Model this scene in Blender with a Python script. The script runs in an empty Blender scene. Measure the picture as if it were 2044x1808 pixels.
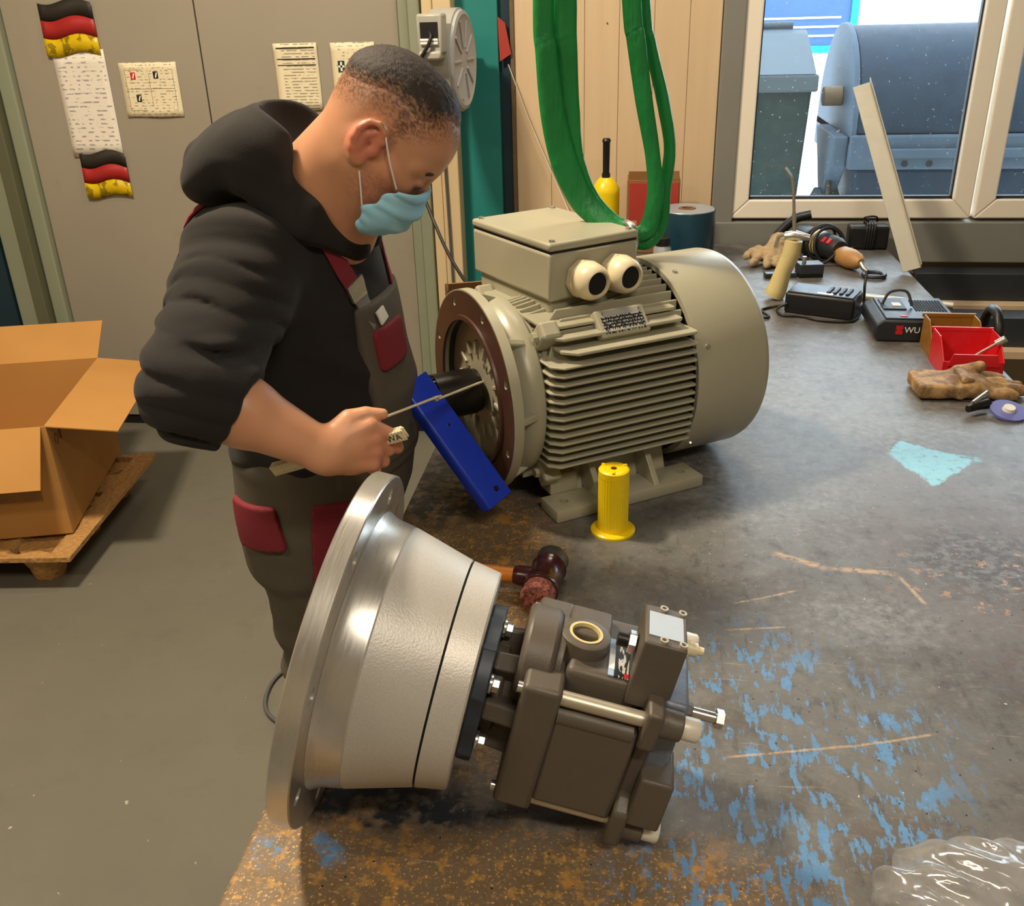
import bpy, bmesh, math, random
import numpy as np
from mathutils import Vector, Matrix, Euler
from mathutils.bvhtree import BVHTree
random.seed(7); np.random.seed(7)
SC = bpy.context.scene
COL = SC.collection
PI = math.pi

# ------------------------------------------------------------------ camera, world, light, exposure
cam_d = bpy.data.cameras.new('camera')
cam = bpy.data.objects.new('camera', cam_d); COL.objects.link(cam)
cam_d.sensor_width = 36.0; cam_d.sensor_fit = 'HORIZONTAL'; cam_d.lens = 33.11; cam_d.clip_start = 0.02
CX, CY, CZ = (0.9913, 0.1283, -0.0266), (-0.0309, 0.4298, 0.9024), (0.1272, -0.8938, 0.4300)
m = Matrix((( CX[0], CY[0], CZ[0], 0.0), (CX[1], CY[1], CZ[1], 0.0), (CX[2], CY[2], CZ[2], 1.70), (0, 0, 0, 1)))
cam.matrix_world = m
SC.camera = cam

world = bpy.data.worlds.new('overcast_sky'); SC.world = world; world.use_nodes = True
_bg = world.node_tree.nodes['Background']; _bg.inputs[0].default_value = (0.84, 0.92, 1.0, 1); _bg.inputs[1].default_value = 8.5

def area_light(name, loc, size, size_y, power, color, rot=(0, 0, 0)):
    l = bpy.data.lights.new(name, 'AREA'); l.shape = 'RECTANGLE'; l.size = size; l.size_y = size_y
    l.energy = power; l.color = color
    o = bpy.data.objects.new(name, l); COL.objects.link(o); o.location = loc; o.rotation_euler = rot
    return o
WARM = (1.0, 0.82, 0.59)
LAMPS = [((-1.45, 1.75, 3.42), 0.35, 0.25, 108, WARM), ((1.0, -0.7, 3.42), 1.2, 0.25, 42, (1.0, 0.88, 0.72)), ((-2.2, -0.6, 3.42), 1.2, 0.25, 32, WARM), ((0.1, 2.75, 3.42), 0.9, 0.2, 22, (1.0, 0.88, 0.72))]  # last lamp: unseen, added to lift the boards and window frame
for i, (p, a, b, w, c) in enumerate(LAMPS):
    area_light('hall_lamp_light', p, a, b, w, c)
SC.view_settings.view_transform = 'Standard'; SC.view_settings.look = 'None'
SC.view_settings.exposure = 0.0; SC.view_settings.gamma = 1.0; SC.view_settings.use_curve_mapping = False

# ------------------------------------------------------------------ helpers
def lin(c):
    return c / 12.92 if c <= 0.04045 else ((c + 0.055) / 1.055) ** 2.4
def rgb(h):
    h = h.lstrip('#'); return tuple(lin(int(h[i:i + 2], 16) / 255) for i in (0, 2, 4)) + (1.0,)

class NT:
    """tiny node-graph writer"""
    def __init__(s, name):
        s.m = bpy.data.materials.new(name); s.m.use_nodes = True
        s.t = s.m.node_tree; s.n = s.t.nodes; s.l = s.t.links
        s.b = s.n['Principled BSDF']; s.out = s.n['Material Output']
        s._co = None
    def co(s, kind='Object'):
        if s._co is None: s._co = s.n.new('ShaderNodeTexCoord')
        return s._co.outputs[kind]
    def put(s, sock, v):
        if v is None: return
        if isinstance(v, bpy.types.NodeSocket): s.l.new(v, sock)
        else: sock.default_value = v
    def math(s, op, a, b=None, c=None, clamp=False):
        n = s.n.new('ShaderNodeMath'); n.operation = op; n.use_clamp = clamp
        s.put(n.inputs[0], a); s.put(n.inputs[1], b)
        if c is not None: s.put(n.inputs[2], c)
        return n.outputs[0]
    def noise(s, scale, detail=4, rough=0.55, co=None, dist=0.0, out='Fac'):
        n = s.n.new('ShaderNodeTexNoise'); s.put(n.inputs['Vector'], co or s.co())
        n.inputs['Scale'].default_value = scale; n.inputs['Detail'].default_value = detail
        n.inputs['Roughness'].default_value = rough; n.inputs['Distortion'].default_value = dist
        return n.outputs[out]
    def voro(s, scale, co=None, feature='F1'):
        n = s.n.new('ShaderNodeTexVoronoi'); s.put(n.inputs['Vector'], co or s.co()); n.inputs['Scale'].default_value = scale; n.feature = feature
        return n.outputs['Distance']
    def mapping(s, co=None, scale=(1, 1, 1), rot=(0, 0, 0), loc=(0, 0, 0)):
        n = s.n.new('ShaderNodeMapping'); s.put(n.inputs[0], co or s.co())
        n.inputs['Scale'].default_value = scale; n.inputs['Rotation'].default_value = rot; n.inputs['Location'].default_value = loc
        return n.outputs[0]
    def step(s, v, a, b):
        n = s.n.new('ShaderNodeMapRange'); n.interpolation_type = 'SMOOTHSTEP'; s.put(n.inputs[0], v)
        n.inputs[1].default_value = a; n.inputs[2].default_value = b; return n.outputs[0]
    def mix(s, f, a, b):
        n = s.n.new('ShaderNodeMix'); n.data_type = 'RGBA'
        s.put(n.inputs[0], f); s.put(n.inputs[6], a); s.put(n.inputs[7], b); return n.outputs[2]
    def xyz(s, co=None):
        n = s.n.new('ShaderNodeSeparateXYZ'); s.put(n.inputs[0], co or s.co()); return n.outputs
    def attr(s, name):
        n = s.n.new('ShaderNodeAttribute'); n.attribute_name = name; return n.outputs
    def bump(s, h, strength=0.3, dist=0.002):
        n = s.n.new('ShaderNodeBump'); n.inputs['Strength'].default_value = strength; n.inputs['Distance'].default_value = dist
        s.put(n.inputs['Height'], h); s.l.new(n.outputs[0], s.b.inputs['Normal']); return n
    def set(s, color=None, rough=None, metal=None, **kw):
        s.put(s.b.inputs['Base Color'], color); s.put(s.b.inputs['Roughness'], rough); s.put(s.b.inputs['Metallic'], metal)
        for k, v in kw.items(): s.put(s.b.inputs[k.replace('_', ' ')], v)
        return s.m

MATS = {}
def simple(name, col, rough=0.5, metal=0.0, var=0.12, scale=18, bump=0.0, bscale=220, bdist=0.001, **kw):
    """plain paint/plastic/metal with mild tone variation and fine relief"""
    t = NT(name); c = rgb(col) if isinstance(col, str) else col
    d = tuple(x * (1 - var) for x in c[:3]) + (1,); e = tuple(min(1, x * (1 + var)) for x in c[:3]) + (1,)
    f = t.noise(scale, 5, 0.6)
    r = t.math('ADD', t.math('MULTIPLY', t.noise(scale * 2.3, 3), 0.16), rough - 0.08, clamp=True)
    if bump: t.bump(t.noise(bscale, 3), bump, bdist)
    MATS[name] = t.set(t.mix(f, d, e), r, metal, **kw)
    return MATS[name]

class MB:
    """collects shapes, then links them as ONE mesh object"""
    def __init__(s): s.v = []; s.f = []
    def add(s, vs, fs):
        o = len(s.v); s.v += [tuple(map(float, p)) for p in vs]; s.f += [tuple(i + o for i in f) for f in fs]; return s
    def box(s, c, d, rot=None):
        x, y, z = d[0] / 2, d[1] / 2, d[2] / 2
        vs = [Vector(p) for p in ((-x, -y, -z), (x, -y, -z), (x, y, -z), (-x, y, -z), (-x, -y, z), (x, -y, z), (x, y, z), (-x, y, z))]
        if rot is not None:
            R = rot if isinstance(rot, Matrix) else Euler(rot).to_matrix(); vs = [R @ p for p in vs]
        return s.add([p + Vector(c) for p in vs], [(3, 2, 1, 0), (4, 5, 6, 7), (0, 1, 5, 4), (1, 2, 6, 5), (2, 3, 7, 6), (3, 0, 4, 7)])
    def bb(s, x0, x1, y0, y1, z0, z1): return s.box(((x0 + x1) / 2, (y0 + y1) / 2, (z0 + z1) / 2), (abs(x1 - x0), abs(y1 - y0), abs(z1 - z0)))
    def rings(s, rs, cap0=True, cap1=True, closed=True):
        n = len(rs[0]); vs = [p for r in rs for p in r]; fs = []
        for i in range(len(rs) - 1):
            for k in range(n if closed else n - 1):
                k2 = (k + 1) % n; fs.append((i * n + k, i * n + k2, (i + 1) * n + k2, (i + 1) * n + k))
        if cap0: fs.append(tuple(range(n - 1, -1, -1)))
        if cap1: fs.append(tuple((len(rs) - 1) * n + k for k in range(n)))
        return s.add(vs, fs)
    def cyl(s, p0, p1, r0, r1=None, n=24, caps=True, ph=0.0):
        p0, p1 = Vector(p0), Vector(p1); r1 = r0 if r1 is None else r1
        a = (p1 - p0).normalized(); b = a.orthogonal().normalized(); c = a.cross(b)
        R = lambda p, r: [p + (b * math.cos(t) + c * math.sin(t)) * r for t in [2 * PI * k / n + ph for k in range(n)]]
        return s.rings([R(p0, r0), R(p1, r1)], caps, caps)
    def lathe(s, prof, n=48, o=(0, 0, 0), axis='X', capped=True):
        rs = []
        for a, r in prof:
            ring = []
            for k in range(n):
                t = 2 * PI * k / n; c, d = r * math.cos(t), r * math.sin(t)
                p = {'X': (a, c, d), 'Y': (d, a, c), 'Z': (c, d, a)}[axis]
                ring.append((p[0] + o[0], p[1] + o[1], p[2] + o[2]))
            rs.append(ring)
        return s.rings(rs, capped, capped)
    def tube(s, path, r, n=8, caps=True, closed=False):
        P = [Vector(p) for p in path]; rr = r if isinstance(r, (list, tuple)) else [r] * len(P)
        T = []
        for i in range(len(P)):
            a = P[max(i - 1, 0)]; b = P[min(i + 1, len(P) - 1)]; T.append((b - a).normalized())
        b = T[0].orthogonal().normalized(); rs = []
        for i, p in enumerate(P):
            b = (b - T[i] * b.dot(T[i])).normalized(); c = T[i].cross(b)
            rs.append([p + (b * math.cos(2 * PI * k / n) + c * math.sin(2 * PI * k / n)) * rr[i] for k in range(n)])
        return s.rings(rs, caps, caps)
    def prism(s, poly, d0, d1, axis='Y'):
        """poly in the plane across the axis: X:(y,z) Y:(x,z) Z:(x,y)"""
        P = {'X': lambda a, b, d: (d, a, b), 'Y': lambda a, b, d: (a, d, b), 'Z': lambda a, b, d: (a, b, d)}[axis]
        return s.rings([[P(a, b, d0) for a, b in poly], [P(a, b, d1) for a, b in poly]])
    def ell(s, c, r, n=20, mrings=12, rot=None):
        rs = []; R = Euler(rot).to_matrix() if rot else Matrix.Identity(3)
        for i in range(mrings + 1):
            t = PI * i / mrings; t = min(max(t, 0.02), PI - 0.02)
            rs.append([Vector(c) + R @ Vector((r[0] * math.sin(t) * math.cos(2 * PI * k / n), r[1] * math.sin(t) * math.sin(2 * PI * k / n), -r[2] * math.cos(t))) for k in range(n)])
        return s.rings(rs)
    def strap(s, path, wid, nrm, th):
        """flat band along a path; wid = width per point, nrm = normal per point"""
        P = [Vector(p) for p in path]; rs = []
        for i, p in enumerate(P):
            t = (P[min(i + 1, len(P) - 1)] - P[max(i - 1, 0)]).normalized(); nn = Vector(nrm[i] if isinstance(nrm, list) else nrm)
            w = t.cross(nn).normalized(); nn = w.cross(t).normalized(); W = wid[i] if isinstance(wid, list) else wid
            rs.append([p - w * W / 2 - nn * th / 2, p + w * W / 2 - nn * th / 2, p + w * W / 2 + nn * th / 2, p - w * W / 2 + nn * th / 2])
        return s.rings(rs)
    def build(s, name, mat, parent=None, smooth=35, bevel=0.0, seg=2, loc=None, rot=None):
        me = bpy.data.meshes.new(name); me.from_pydata(s.v, [], s.f)
        bm = bmesh.new(); bm.from_mesh(me); bmesh.ops.recalc_face_normals(bm, faces=bm.faces); bm.to_mesh(me); bm.free()
        return finish(name, me, mat, parent, smooth, bevel, seg, loc, rot)
def finish(name, me, mat, parent=None, smooth=35, bevel=0.0, seg=2, loc=None, rot=None):
    me.polygons.foreach_set('use_smooth', [bool(smooth)] * len(me.polygons))
    if smooth and smooth < 180: me.set_sharp_from_angle(angle=math.radians(smooth))
    o = bpy.data.objects.new(name, me); COL.objects.link(o)
    me.materials.append(MATS[mat] if isinstance(mat, str) else mat)
    if parent is not None: o.parent = parent
    if loc is not None: o.location = loc
    if rot is not None: o.rotation_euler = rot
    if bevel:
        b = o.modifiers.new('bevel', 'BEVEL'); b.width = bevel; b.segments = seg; b.limit_method = 'ANGLE'; b.angle_limit = math.radians(40)
        b.harden_normals = False
    return o
def tag(o, label=None, cat=None, group=None, kind=None):
    if label: o['label'] = label
    if cat: o['category'] = cat
    if group: o['group'] = group
    if kind: o['kind'] = kind
    return o
def thing(name, label, cat, loc=(0, 0, 0), rot=(0, 0, 0), group=None):
    o = bpy.data.objects.new(name, None); COL.objects.link(o); o.empty_display_size = 0.05
    o.location = loc; o.rotation_euler = rot
    return tag(o, label, cat, group)
def struct(o): o['kind'] = 'structure'; return o
def carve(o, cutters):
    """cut the cutter meshes (MB) out of o for good"""
    tmp = []
    for c in cutters:
        k = c.build('cutter', o.data.materials[0], o.parent, 0); tmp.append(k)
        md = o.modifiers.new('cut', 'BOOLEAN'); md.object = k; md.operation = 'DIFFERENCE'; md.solver = 'EXACT'
    dg = bpy.context.evaluated_depsgraph_get(); dg.update()
    me = bpy.data.meshes.new_from_object(o.evaluated_get(dg)); o.modifiers.clear()
    old = o.data; o.data = me; bpy.data.meshes.remove(old)
    for k in tmp: bpy.data.objects.remove(k)
    me.set_sharp_from_angle(angle=math.radians(35))
    return o
def text_mesh(body, size, name, mat, parent, loc, rot, ext=0.0003):
    cu = bpy.data.curves.new(name, 'FONT'); cu.body = body; cu.size = size; cu.extrude = ext; cu.align_x = 'CENTER'; cu.align_y = 'CENTER'; cu.resolution_u = 3
    t = bpy.data.objects.new(name, cu); COL.objects.link(t)
    me = bpy.data.meshes.new_from_object(t.evaluated_get(bpy.context.evaluated_depsgraph_get())); bpy.data.objects.remove(t); bpy.data.curves.remove(cu)
    me.name = name
    return finish(name, me, mat, parent, 0, loc=loc, rot=rot)
def smooth_path(pts, n=8):
    """Catmull-Rom through the points"""
    P = [Vector(p) for p in pts]; P = [P[0] * 2 - P[1]] + P + [P[-1] * 2 - P[-2]]; out = []
    for i in range(1, len(P) - 2):
        a, b, c, d = P[i - 1:i + 3]
        for k in range(n):
            t = k / n
            out.append(0.5 * ((2 * b) + (c - a) * t + (2 * a - 5 * b + 4 * c - d) * t * t + (3 * b - a - 3 * c + d) * t ** 3))
    out.append(P[-2]); return out

# --- implicit surfaces (smooth blends of tapered limbs and ellipsoids), meshed with surface nets
def d_cone(P, a, b, ra, rb):
    a = np.asarray(a, float); b = np.asarray(b, float); ab = b - a
    t = np.clip(((P - a) @ ab) / (ab @ ab), 0, 1)
    return np.linalg.norm(P - (a + t[..., None] * ab), axis=-1) - (ra + (rb - ra) * t)
def d_ell(P, c, r, R=None):
    q = P - np.asarray(c, float)
    if R is not None: q = q @ R
    r = np.asarray(r, float); k0 = np.linalg.norm(q / r, axis=-1); k1 = np.linalg.norm(q / (r * r), axis=-1) + 1e-9
    return k0 * (k0 - 1) / k1
def smin(a, b, k):
    h = np.clip(0.5 + 0.5 * (b - a) / k, 0, 1); return b + (a - b) * h - k * h * (1 - h)
def smax(a, b, k): return -smin(-a, -b, k)
def rotm(rx, ry, rz): return np.array(Euler((rx, ry, rz)).to_matrix())
def sdf_mesh(fn, lo, hi, h):
    lo = np.array(lo, float); hi = np.array(hi, float); n = np.ceil((hi - lo) / h).astype(int) + 1
    ax = [lo[i] + h * np.arange(n[i]) for i in range(3)]
    V = np.empty(n)
    for i0 in range(0, n[0], 24):
        g = np.stack(np.meshgrid(ax[0][i0:i0 + 24], ax[1], ax[2], indexing='ij'), -1); V[i0:i0 + 24] = fn(g)
    S = V < 0
    act = np.zeros(n - 1, bool); cnt = np.zeros(n - 1, int); c = n - 1
    sl = lambda A, o: A[o[0]:o[0] + c[0], o[1]:o[1] + c[1], o[2]:o[2] + c[2]]
    corners = [(i, j, k) for i in (0, 1) for j in (0, 1) for k in (0, 1)]
    for o in corners: cnt += sl(S, o)
    act = (cnt > 0) & (cnt < 8)
    idx = np.full(n - 1, -1); A = np.argwhere(act); idx[act] = np.arange(len(A))
    pos = np.zeros((len(A), 3)); num = np.zeros(len(A))
    for o in corners:
        for a in range(3):
            if o[a]: continue
            p = list(o); p[a] = 1
            v0 = V[A[:, 0] + o[0], A[:, 1] + o[1], A[:, 2] + o[2]]; v1 = V[A[:, 0] + p[0], A[:, 1] + p[1], A[:, 2] + p[2]]
            m = (v0 < 0) != (v1 < 0); t = np.where(m, v0 / np.where(m, v0 - v1, 1), 0)
            q = np.array(o, float)[None].repeat(len(A), 0); q[:, a] += t
            pos[m] += q[m]; num[m] += 1
    verts = lo + h * (A + pos / num[:, None])
    faces = []
    for a in range(3):
        b, d = (a + 1) % 3, (a + 2) % 3
        s0 = [slice(1, -1)] * 3; s1 = [slice(1, -1)] * 3
        s0[a] = slice(0, -1); s1[a] = slice(1, None)
        A0 = S[tuple(s0)]; A1 = S[tuple(s1)]; e = np.argwhere(A0 != A1)
        off = np.ones(3, int); off[a] = 0; e = e + off
        fl = S[e[:, 0], e[:, 1], e[:, 2]]
        def cell(db, dd):
            q = e.copy(); q[:, b] += db; q[:, d] += dd; return idx[q[:, 0], q[:, 1], q[:, 2]]
        Q = np.stack([cell(-1, -1), cell(0, -1), cell(0, 0), cell(-1, 0)], 1)
        Q[~fl] = Q[~fl][:, ::-1]
        faces.append(Q[(Q >= 0).all(1)])
    F = np.concatenate(faces)
    return verts, F
def np_mesh(name, v, f):
    me = bpy.data.meshes.new(name); me.vertices.add(len(v)); me.vertices.foreach_set('co', np.asarray(v, np.float32).ravel())
    me.loops.add(len(f) * 4); me.loops.foreach_set('vertex_index', np.asarray(f, np.int32).ravel())
    me.polygons.add(len(f)); me.polygons.foreach_set('loop_start', np.arange(0, len(f) * 4, 4, dtype=np.int32))
    me.update(calc_edges=True); me.validate(); return me
def vcol(me, cols):
    a = me.color_attributes.new('tone', 'FLOAT_COLOR', 'POINT')
    a.data.foreach_set('color', np.concatenate([cols, np.ones((len(cols), 1))], 1).astype(np.float32).ravel())
def sdf_obj(name, fn, lo, hi, h, mat, parent=None, warp=None):
    v, f = sdf_mesh(fn, lo, hi, h)
    me = np_mesh(name, v, f)
    return finish(name, me, mat, parent, 180), v
# ------------------------------------------------------------------ materials
simple('motor_paint', '#a9a690', 0.34, 0, 0.05, 6, 0.06, 300)
simple('motor_paint_cast', '#a9a690', 0.42, 0, 0.07, 10, 0.25, 160, 0.0015)
simple('brown_primer', '#4b3025', 0.38, 0, 0.25, 14)
simple('dark_casting', '#33302b', 0.5, 0, 0.2, 20, 0.2, 180)
simple('black_steel', '#26231f', 0.38, 0.5, 0.3, 25, 0.1, 200)
simple('black_plastic', '#17181b', 0.42, 0, 0.15, 20, 0.1, 400)
simple('dark_plastic', '#22262c', 0.5, 0, 0.15, 20, 0.1, 400)
simple('black_hole', '#050506', 0.8, 0, 0.1)
simple('ivory_plastic', '#e9dcb9', 0.35, 0, 0.03, 8)
simple('zinc', '#c9c9c4', 0.28, 0.9, 0.12, 40)
simple('steel_rod', '#c9c2b0', 0.42, 0.7, 0.1, 30)
simple('white_paint', '#e8e6e0', 0.5, 0, 0.04)
simple('cap_white', '#e2ded0', 0.4, 0.15, 0.06)
simple('pump_paint', '#5a5349', 0.46, 0.0, 0.12, 30, 0.3, 420, 0.0008)
simple('pump_flange_blue', '#39424d', 0.4, 0.2, 0.15, 20)
simple('rear_casting', '#7d8696', 0.5, 0.35, 0.2, 60, 0.5, 350, 0.001)
simple('label_blue', '#b9c9dc', 0.3, 0, 0.06, 30)
simple('label_white', '#eef0ee', 0.35, 0, 0.03)
simple('yellow_plastic', '#f4d40c', 0.35, 0, 0.04, 10)
simple('blue_paint', '#1b3cc4', 0.26, 0, 0.05, 8)
simple('orange_wood', '#c9791c', 0.4, 0, 0.2, 30)
simple('hammer_body', '#3d1a1d', 0.22, 0, 0.25, 30)
simple('hammer_grey', '#3c3a38', 0.4, 0.1, 0.25, 40)
simple('red_plastic', '#cf1f27', 0.35, 0, 0.08, 12)
simple('bin_amber', '#8f6322', 0.4, 0, 0.3, 30)
simple('teal_paint', '#1f7f7c', 0.45, 0, 0.08, 5)
simple('navy_paint', '#12303d', 0.5, 0, 0.15, 6)
simple('cream_paint', '#d6c19b', 0.55, 0, 0.06, 4, 0.1, 60)
simple('window_pvc', '#f8f1e2', 0.35, 0, 0.03, 6)
simple('seal_rubber', '#22282f', 0.6, 0, 0.1)
simple('grey_trim', '#84857f', 0.5, 0, 0.08, 5)
simple('profile_green', '#8d9480', 0.5, 0, 0.1, 5)
simple('profile_olive', '#5f614c', 0.5, 0, 0.1, 5)
simple('reel_grey', '#a9a9a2', 0.4, 0, 0.06, 8)
simple('reel_face', '#b7bcc2', 0.4, 0.1, 0.1, 30)
simple('cable_grey', '#57575a', 0.5, 0, 0.1)
simple('cable_black', '#1d1d1f', 0.5, 0, 0.1)
simple('alu', '#c9c7be', 0.36, 0.75, 0.1, 30)
simple('alu_dull', '#a8a598', 0.5, 0.35, 0.1, 10)
simple('silver_tape', '#aab4be', 0.4, 0.3, 0.08)
simple('roll_teal', '#12384a', 0.3, 0, 0.25, 12)
simple('cardboard_brown', '#8b6236', 0.8, 0, 0.12, 12)
simple('box_red', '#a8362c', 0.6, 0, 0.12, 8)
simple('bakelite_cream', '#d9c98f', 0.45, 0, 0.15, 20)
simple('wood_grip', '#b68a52', 0.5, 0, 0.3, 40)
simple('glove_beige', '#b39c78', 0.85, 0, 0.3, 40, 0.4, 200)
simple('disc_purple', '#6367a8', 0.5, 0, 0.15, 40)
simple('white_label', '#dcd9cf', 0.6, 0, 0.05)
simple('plaster', '#b7aa93', 0.8, 0, 0.06, 3)
simple('ceiling_white', '#bdb7aa', 0.8, 0, 0.05, 3)
simple('steel_blue_grey', '#3b4048', 0.42, 0.4, 0.15, 10)
simple('bench_steel', '#3f4448', 0.5, 0.3, 0.2, 8)
simple('logo_red', '#c8202a', 0.4, 0, 0.02)
simple('ink', '#1d1a18', 0.7, 0, 0.05)
simple('ruler_paint', '#e8e0c4', 0.45, 0, 0.05)
simple('bin_plastic_green', '#223131', 0.7, 0, 0.5, 20, 0.2, 60, Specular_IOR_Level=0.12)
simple('bin_lid_grey', '#454f57', 0.7, 0, 0.12, 14, Specular_IOR_Level=0.15)
simple('galvanised', '#3c4b5a', 0.65, 0.0, 0.3, 14, Specular_IOR_Level=0.15)
simple('dumpster_blue', '#1c2a38', 0.6, 0.0, 0.35, 10, Specular_IOR_Level=0.12)
simple('rust_brown', '#6e5c45', 0.7, 0.1, 0.3, 40)
simple('cyan_paint', '#009fb2', 0.4, 0, 0.05)
simple('banner_blue', '#33557f', 0.5, 0, 0.1, 3)

t = NT('floor_concrete'); f1 = t.noise(1.6, 6, 0.6); f2 = t.noise(9, 6, 0.65); f3 = t.noise(60, 3)
c = t.mix(f1, rgb('#605e53'), rgb('#77756a')); c = t.mix(t.math('MULTIPLY', t.step(f2, 0.5, 0.75), 0.45), c, rgb('#605d52'))
c = t.mix(t.step(t.noise(38, 2), 0.73, 0.78), c, rgb('#a9a698'))
t.bump(f3, 0.08); MATS['floor'] = t.set(c, t.math('ADD', t.math('MULTIPLY', f2, 0.25), 0.33))

t = NT('outdoor_ground'); MATS['outdoor_ground'] = t.set(t.mix(t.noise(3, 5), rgb('#d2d2d0'), rgb('#efefee')), 0.8)

t = NT('door_sheet'); f = t.noise(1.2, 4); g = t.noise(7, 5, 0.65)
c = t.mix(f, rgb('#8f897d'), rgb('#a39c8e')); c = t.mix(t.math('MULTIPLY', t.step(g, 0.6, 0.85), 0.35), c, rgb('#7d7465'))
t.bump(t.noise(120, 2), 0.06); MATS['door_sheet'] = t.set(c, 0.5)

# worn steel bench top: real paint, rust and scratches where the bench has them
def bench_material():
    t = NT('bench_top'); co = t.co(); x, y, z = t.xyz(co)[:3]
    nL = t.noise(2.2, 5, 0.6); nM = t.noise(9, 6, 0.65); nF = t.noise(60, 5, 0.7); nS = t.noise(240, 3, 0.7)
    def off(a, b): return t.math('ADD', a, b)
    def em(cx, cy, rx, ry, rot=0.0, wob=0.5, soft=0.5):
        dx = t.math('SUBTRACT', x, cx); dy = t.math('SUBTRACT', y, cy); c, s = math.cos(rot), math.sin(rot)
        u = t.math('ADD', t.math('MULTIPLY', dx, c / rx), t.math('MULTIPLY', dy, s / rx))
        v = t.math('ADD', t.math('MULTIPLY', dx, -s / ry), t.math('MULTIPLY', dy, c / ry))
        d = t.math('SQRT', t.math('ADD', t.math('MULTIPLY', u, u), t.math('MULTIPLY', v, v)))
        d = t.math('ADD', d, t.math('MULTIPLY', t.math('SUBTRACT', nM, 0.5), wob * 2))
        return t.step(d, 1.0 + soft / 2, 1.0 - soft / 2)
    def seg(p0, p1, w, amp=0.01):
        dx, dy = p1[0] - p0[0], p1[1] - p0[1]; L = math.hypot(dx, dy); dx /= L; dy /= L
        a = t.math('SUBTRACT', x, p0[0]); b = t.math('SUBTRACT', y, p0[1])
        s = t.math('ADD', t.math('MULTIPLY', a, -dy), t.math('MULTIPLY', b, dx)); s = t.math('ADD', s, t.math('MULTIPLY', t.math('SUBTRACT', nM, 0.5), amp))
        l = t.math('ADD', t.math('MULTIPLY', a, dx), t.math('MULTIPLY', b, dy))
        k = t.math('MULTIPLY', t.step(l, 0, 0.02), t.step(l, L, L - 0.02)); k = t.math('MULTIPLY', k, t.step(t.math('ABSOLUTE', s), w, w * 0.25))
        return t.math('MULTIPLY', k, t.step(nF, 0.36, 0.55))
    def mul(*a):
        r = a[0]
        for b in a[1:]: r = t.math('MULTIPLY', r, b)
        return r
    def mx(*a):
        r = a[0]
        for b in a[1:]: r = t.math('MAXIMUM', r, b)
        return r
    nG = t.noise(26, 6, 0.72); nV = t.noise(5, 6, 0.7)
    c = t.mix(nL, rgb('#5a5957'), rgb('#73736f')); c = t.mix(t.math('MULTIPLY', t.step(nV, 0.46, 0.62), 0.6), c, rgb('#574c42'))
    c = t.mix(t.math('MULTIPLY', t.step(nM, 0.50, 0.68), 0.5), c, rgb('#4a443e')); c = t.mix(t.math('MULTIPLY', t.step(nG, 0.52, 0.66), 0.55), c, rgb('#3c3835'))
    c = t.mix(t.math('MULTIPLY', t.step(nF, 0.55, 0.70), 0.5), c, rgb('#86807a')); c = t.mix(t.math('MULTIPLY', t.step(nG, 0.46, 0.34), 0.35), c, rgb('#8a857d'))
    stn = t.noise(1.0, 5, 0.7, co=t.mapping(co, scale=(60, 14, 1), rot=(0, 0, -0.6))); c = t.mix(t.math('MULTIPLY', t.step(stn, 0.56, 0.68), 0.4), c, rgb('#39332e'))
    # paler grey patches
    pale_grey = mx(em(0.40, 1.23, 0.16, 0.07, 0.0, 0.6, 1.2), em(0.40, 1.95, 0.30, 0.45, 0.1, 0.6, 1.3), em(0.24, 1.75, 0.2, 0.25, 0, .6, 1.2))
    c = t.mix(t.math('MULTIPLY', pale_grey, t.step(nF, 0.3, 0.8)), c, rgb('#8d8f92'))
    # brown stained side to the right
    br = mul(em(0.60, 1.32, 0.16, 0.42, 0.15, 0.7, 0.9), t.step(nF, 0.35, 0.65)); c = t.mix(t.math('MULTIPLY', br, 0.65), c, rgb('#59463a'))
    br2 = mul(em(0.57, 1.42, 0.10, 0.09, 0.4, 0.8, 0.8), t.step(nF, 0.44, 0.55)); c = t.mix(t.math('MULTIPLY', br2, 0.55), c, rgb('#2c2624'))
    br3 = mul(em(0.56, 1.37, 0.12, 0.10, 0.4, 0.9, 0.8), t.step(t.noise(34, 5, .7), 0.56, 0.64)); c = t.mix(br3, c, rgb('#b38a63'))
    # rust near the front edge and on the left under the motor
    ru = mx(em(-0.24, 0.66, 0.36, 0.13, 0.0, 0.6, 0.8), em(-0.30, 1.43, 0.15, 0.22, 0.5, 0.6, 0.9), em(-0.02, 0.70, 0.22, 0.08, 0, 0.6, 0.8), em(-0.22, 1.12, 0.12, 0.3, 0.2, .7, .9))
    c = t.mix(t.math('MULTIPLY', ru, 0.65), c, rgb('#7d623c'))
    c = t.mix(mul(ru, t.step(nF, 0.50, 0.62)), c, rgb('#a8834a')); c = t.mix(mul(ru, t.step(nS, 0.58, 0.66)), c, rgb('#e0b26a'))
    c = t.mix(mul(ru, t.step(t.noise(14, 5, .7), 0.56, 0.66), 0.8), c, rgb('#bb8840'))
    # darker patches by the coupling and by the pump
    dark_spots = mx(em(-0.36, 1.62, 0.1, 0.2, 0, 0.7, 0.6), em(-0.25, 0.80, 0.13, 0.05, 0, 0.6, 0.7)); c = t.mix(t.math('MULTIPLY', dark_spots, t.step(t.noise(30, 4, .7), .4, .55)), c, rgb('#24262a'))
    # brushed blue paint remains
    st = t.noise(1.0, 5, 0.65, co=t.mapping(co, scale=(95, 24, 1), rot=(0, 0, 0.55))); st2 = t.noise(13, 6, 0.75)
    bl = mul(em(0.19, 0.92, 0.19, 0.24, -0.35, 0.6, 0.55), t.step(t.math('ADD', t.math('MULTIPLY', st, 0.6), t.math('MULTIPLY', st2, 0.6)), 0.625, 0.665))
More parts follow.
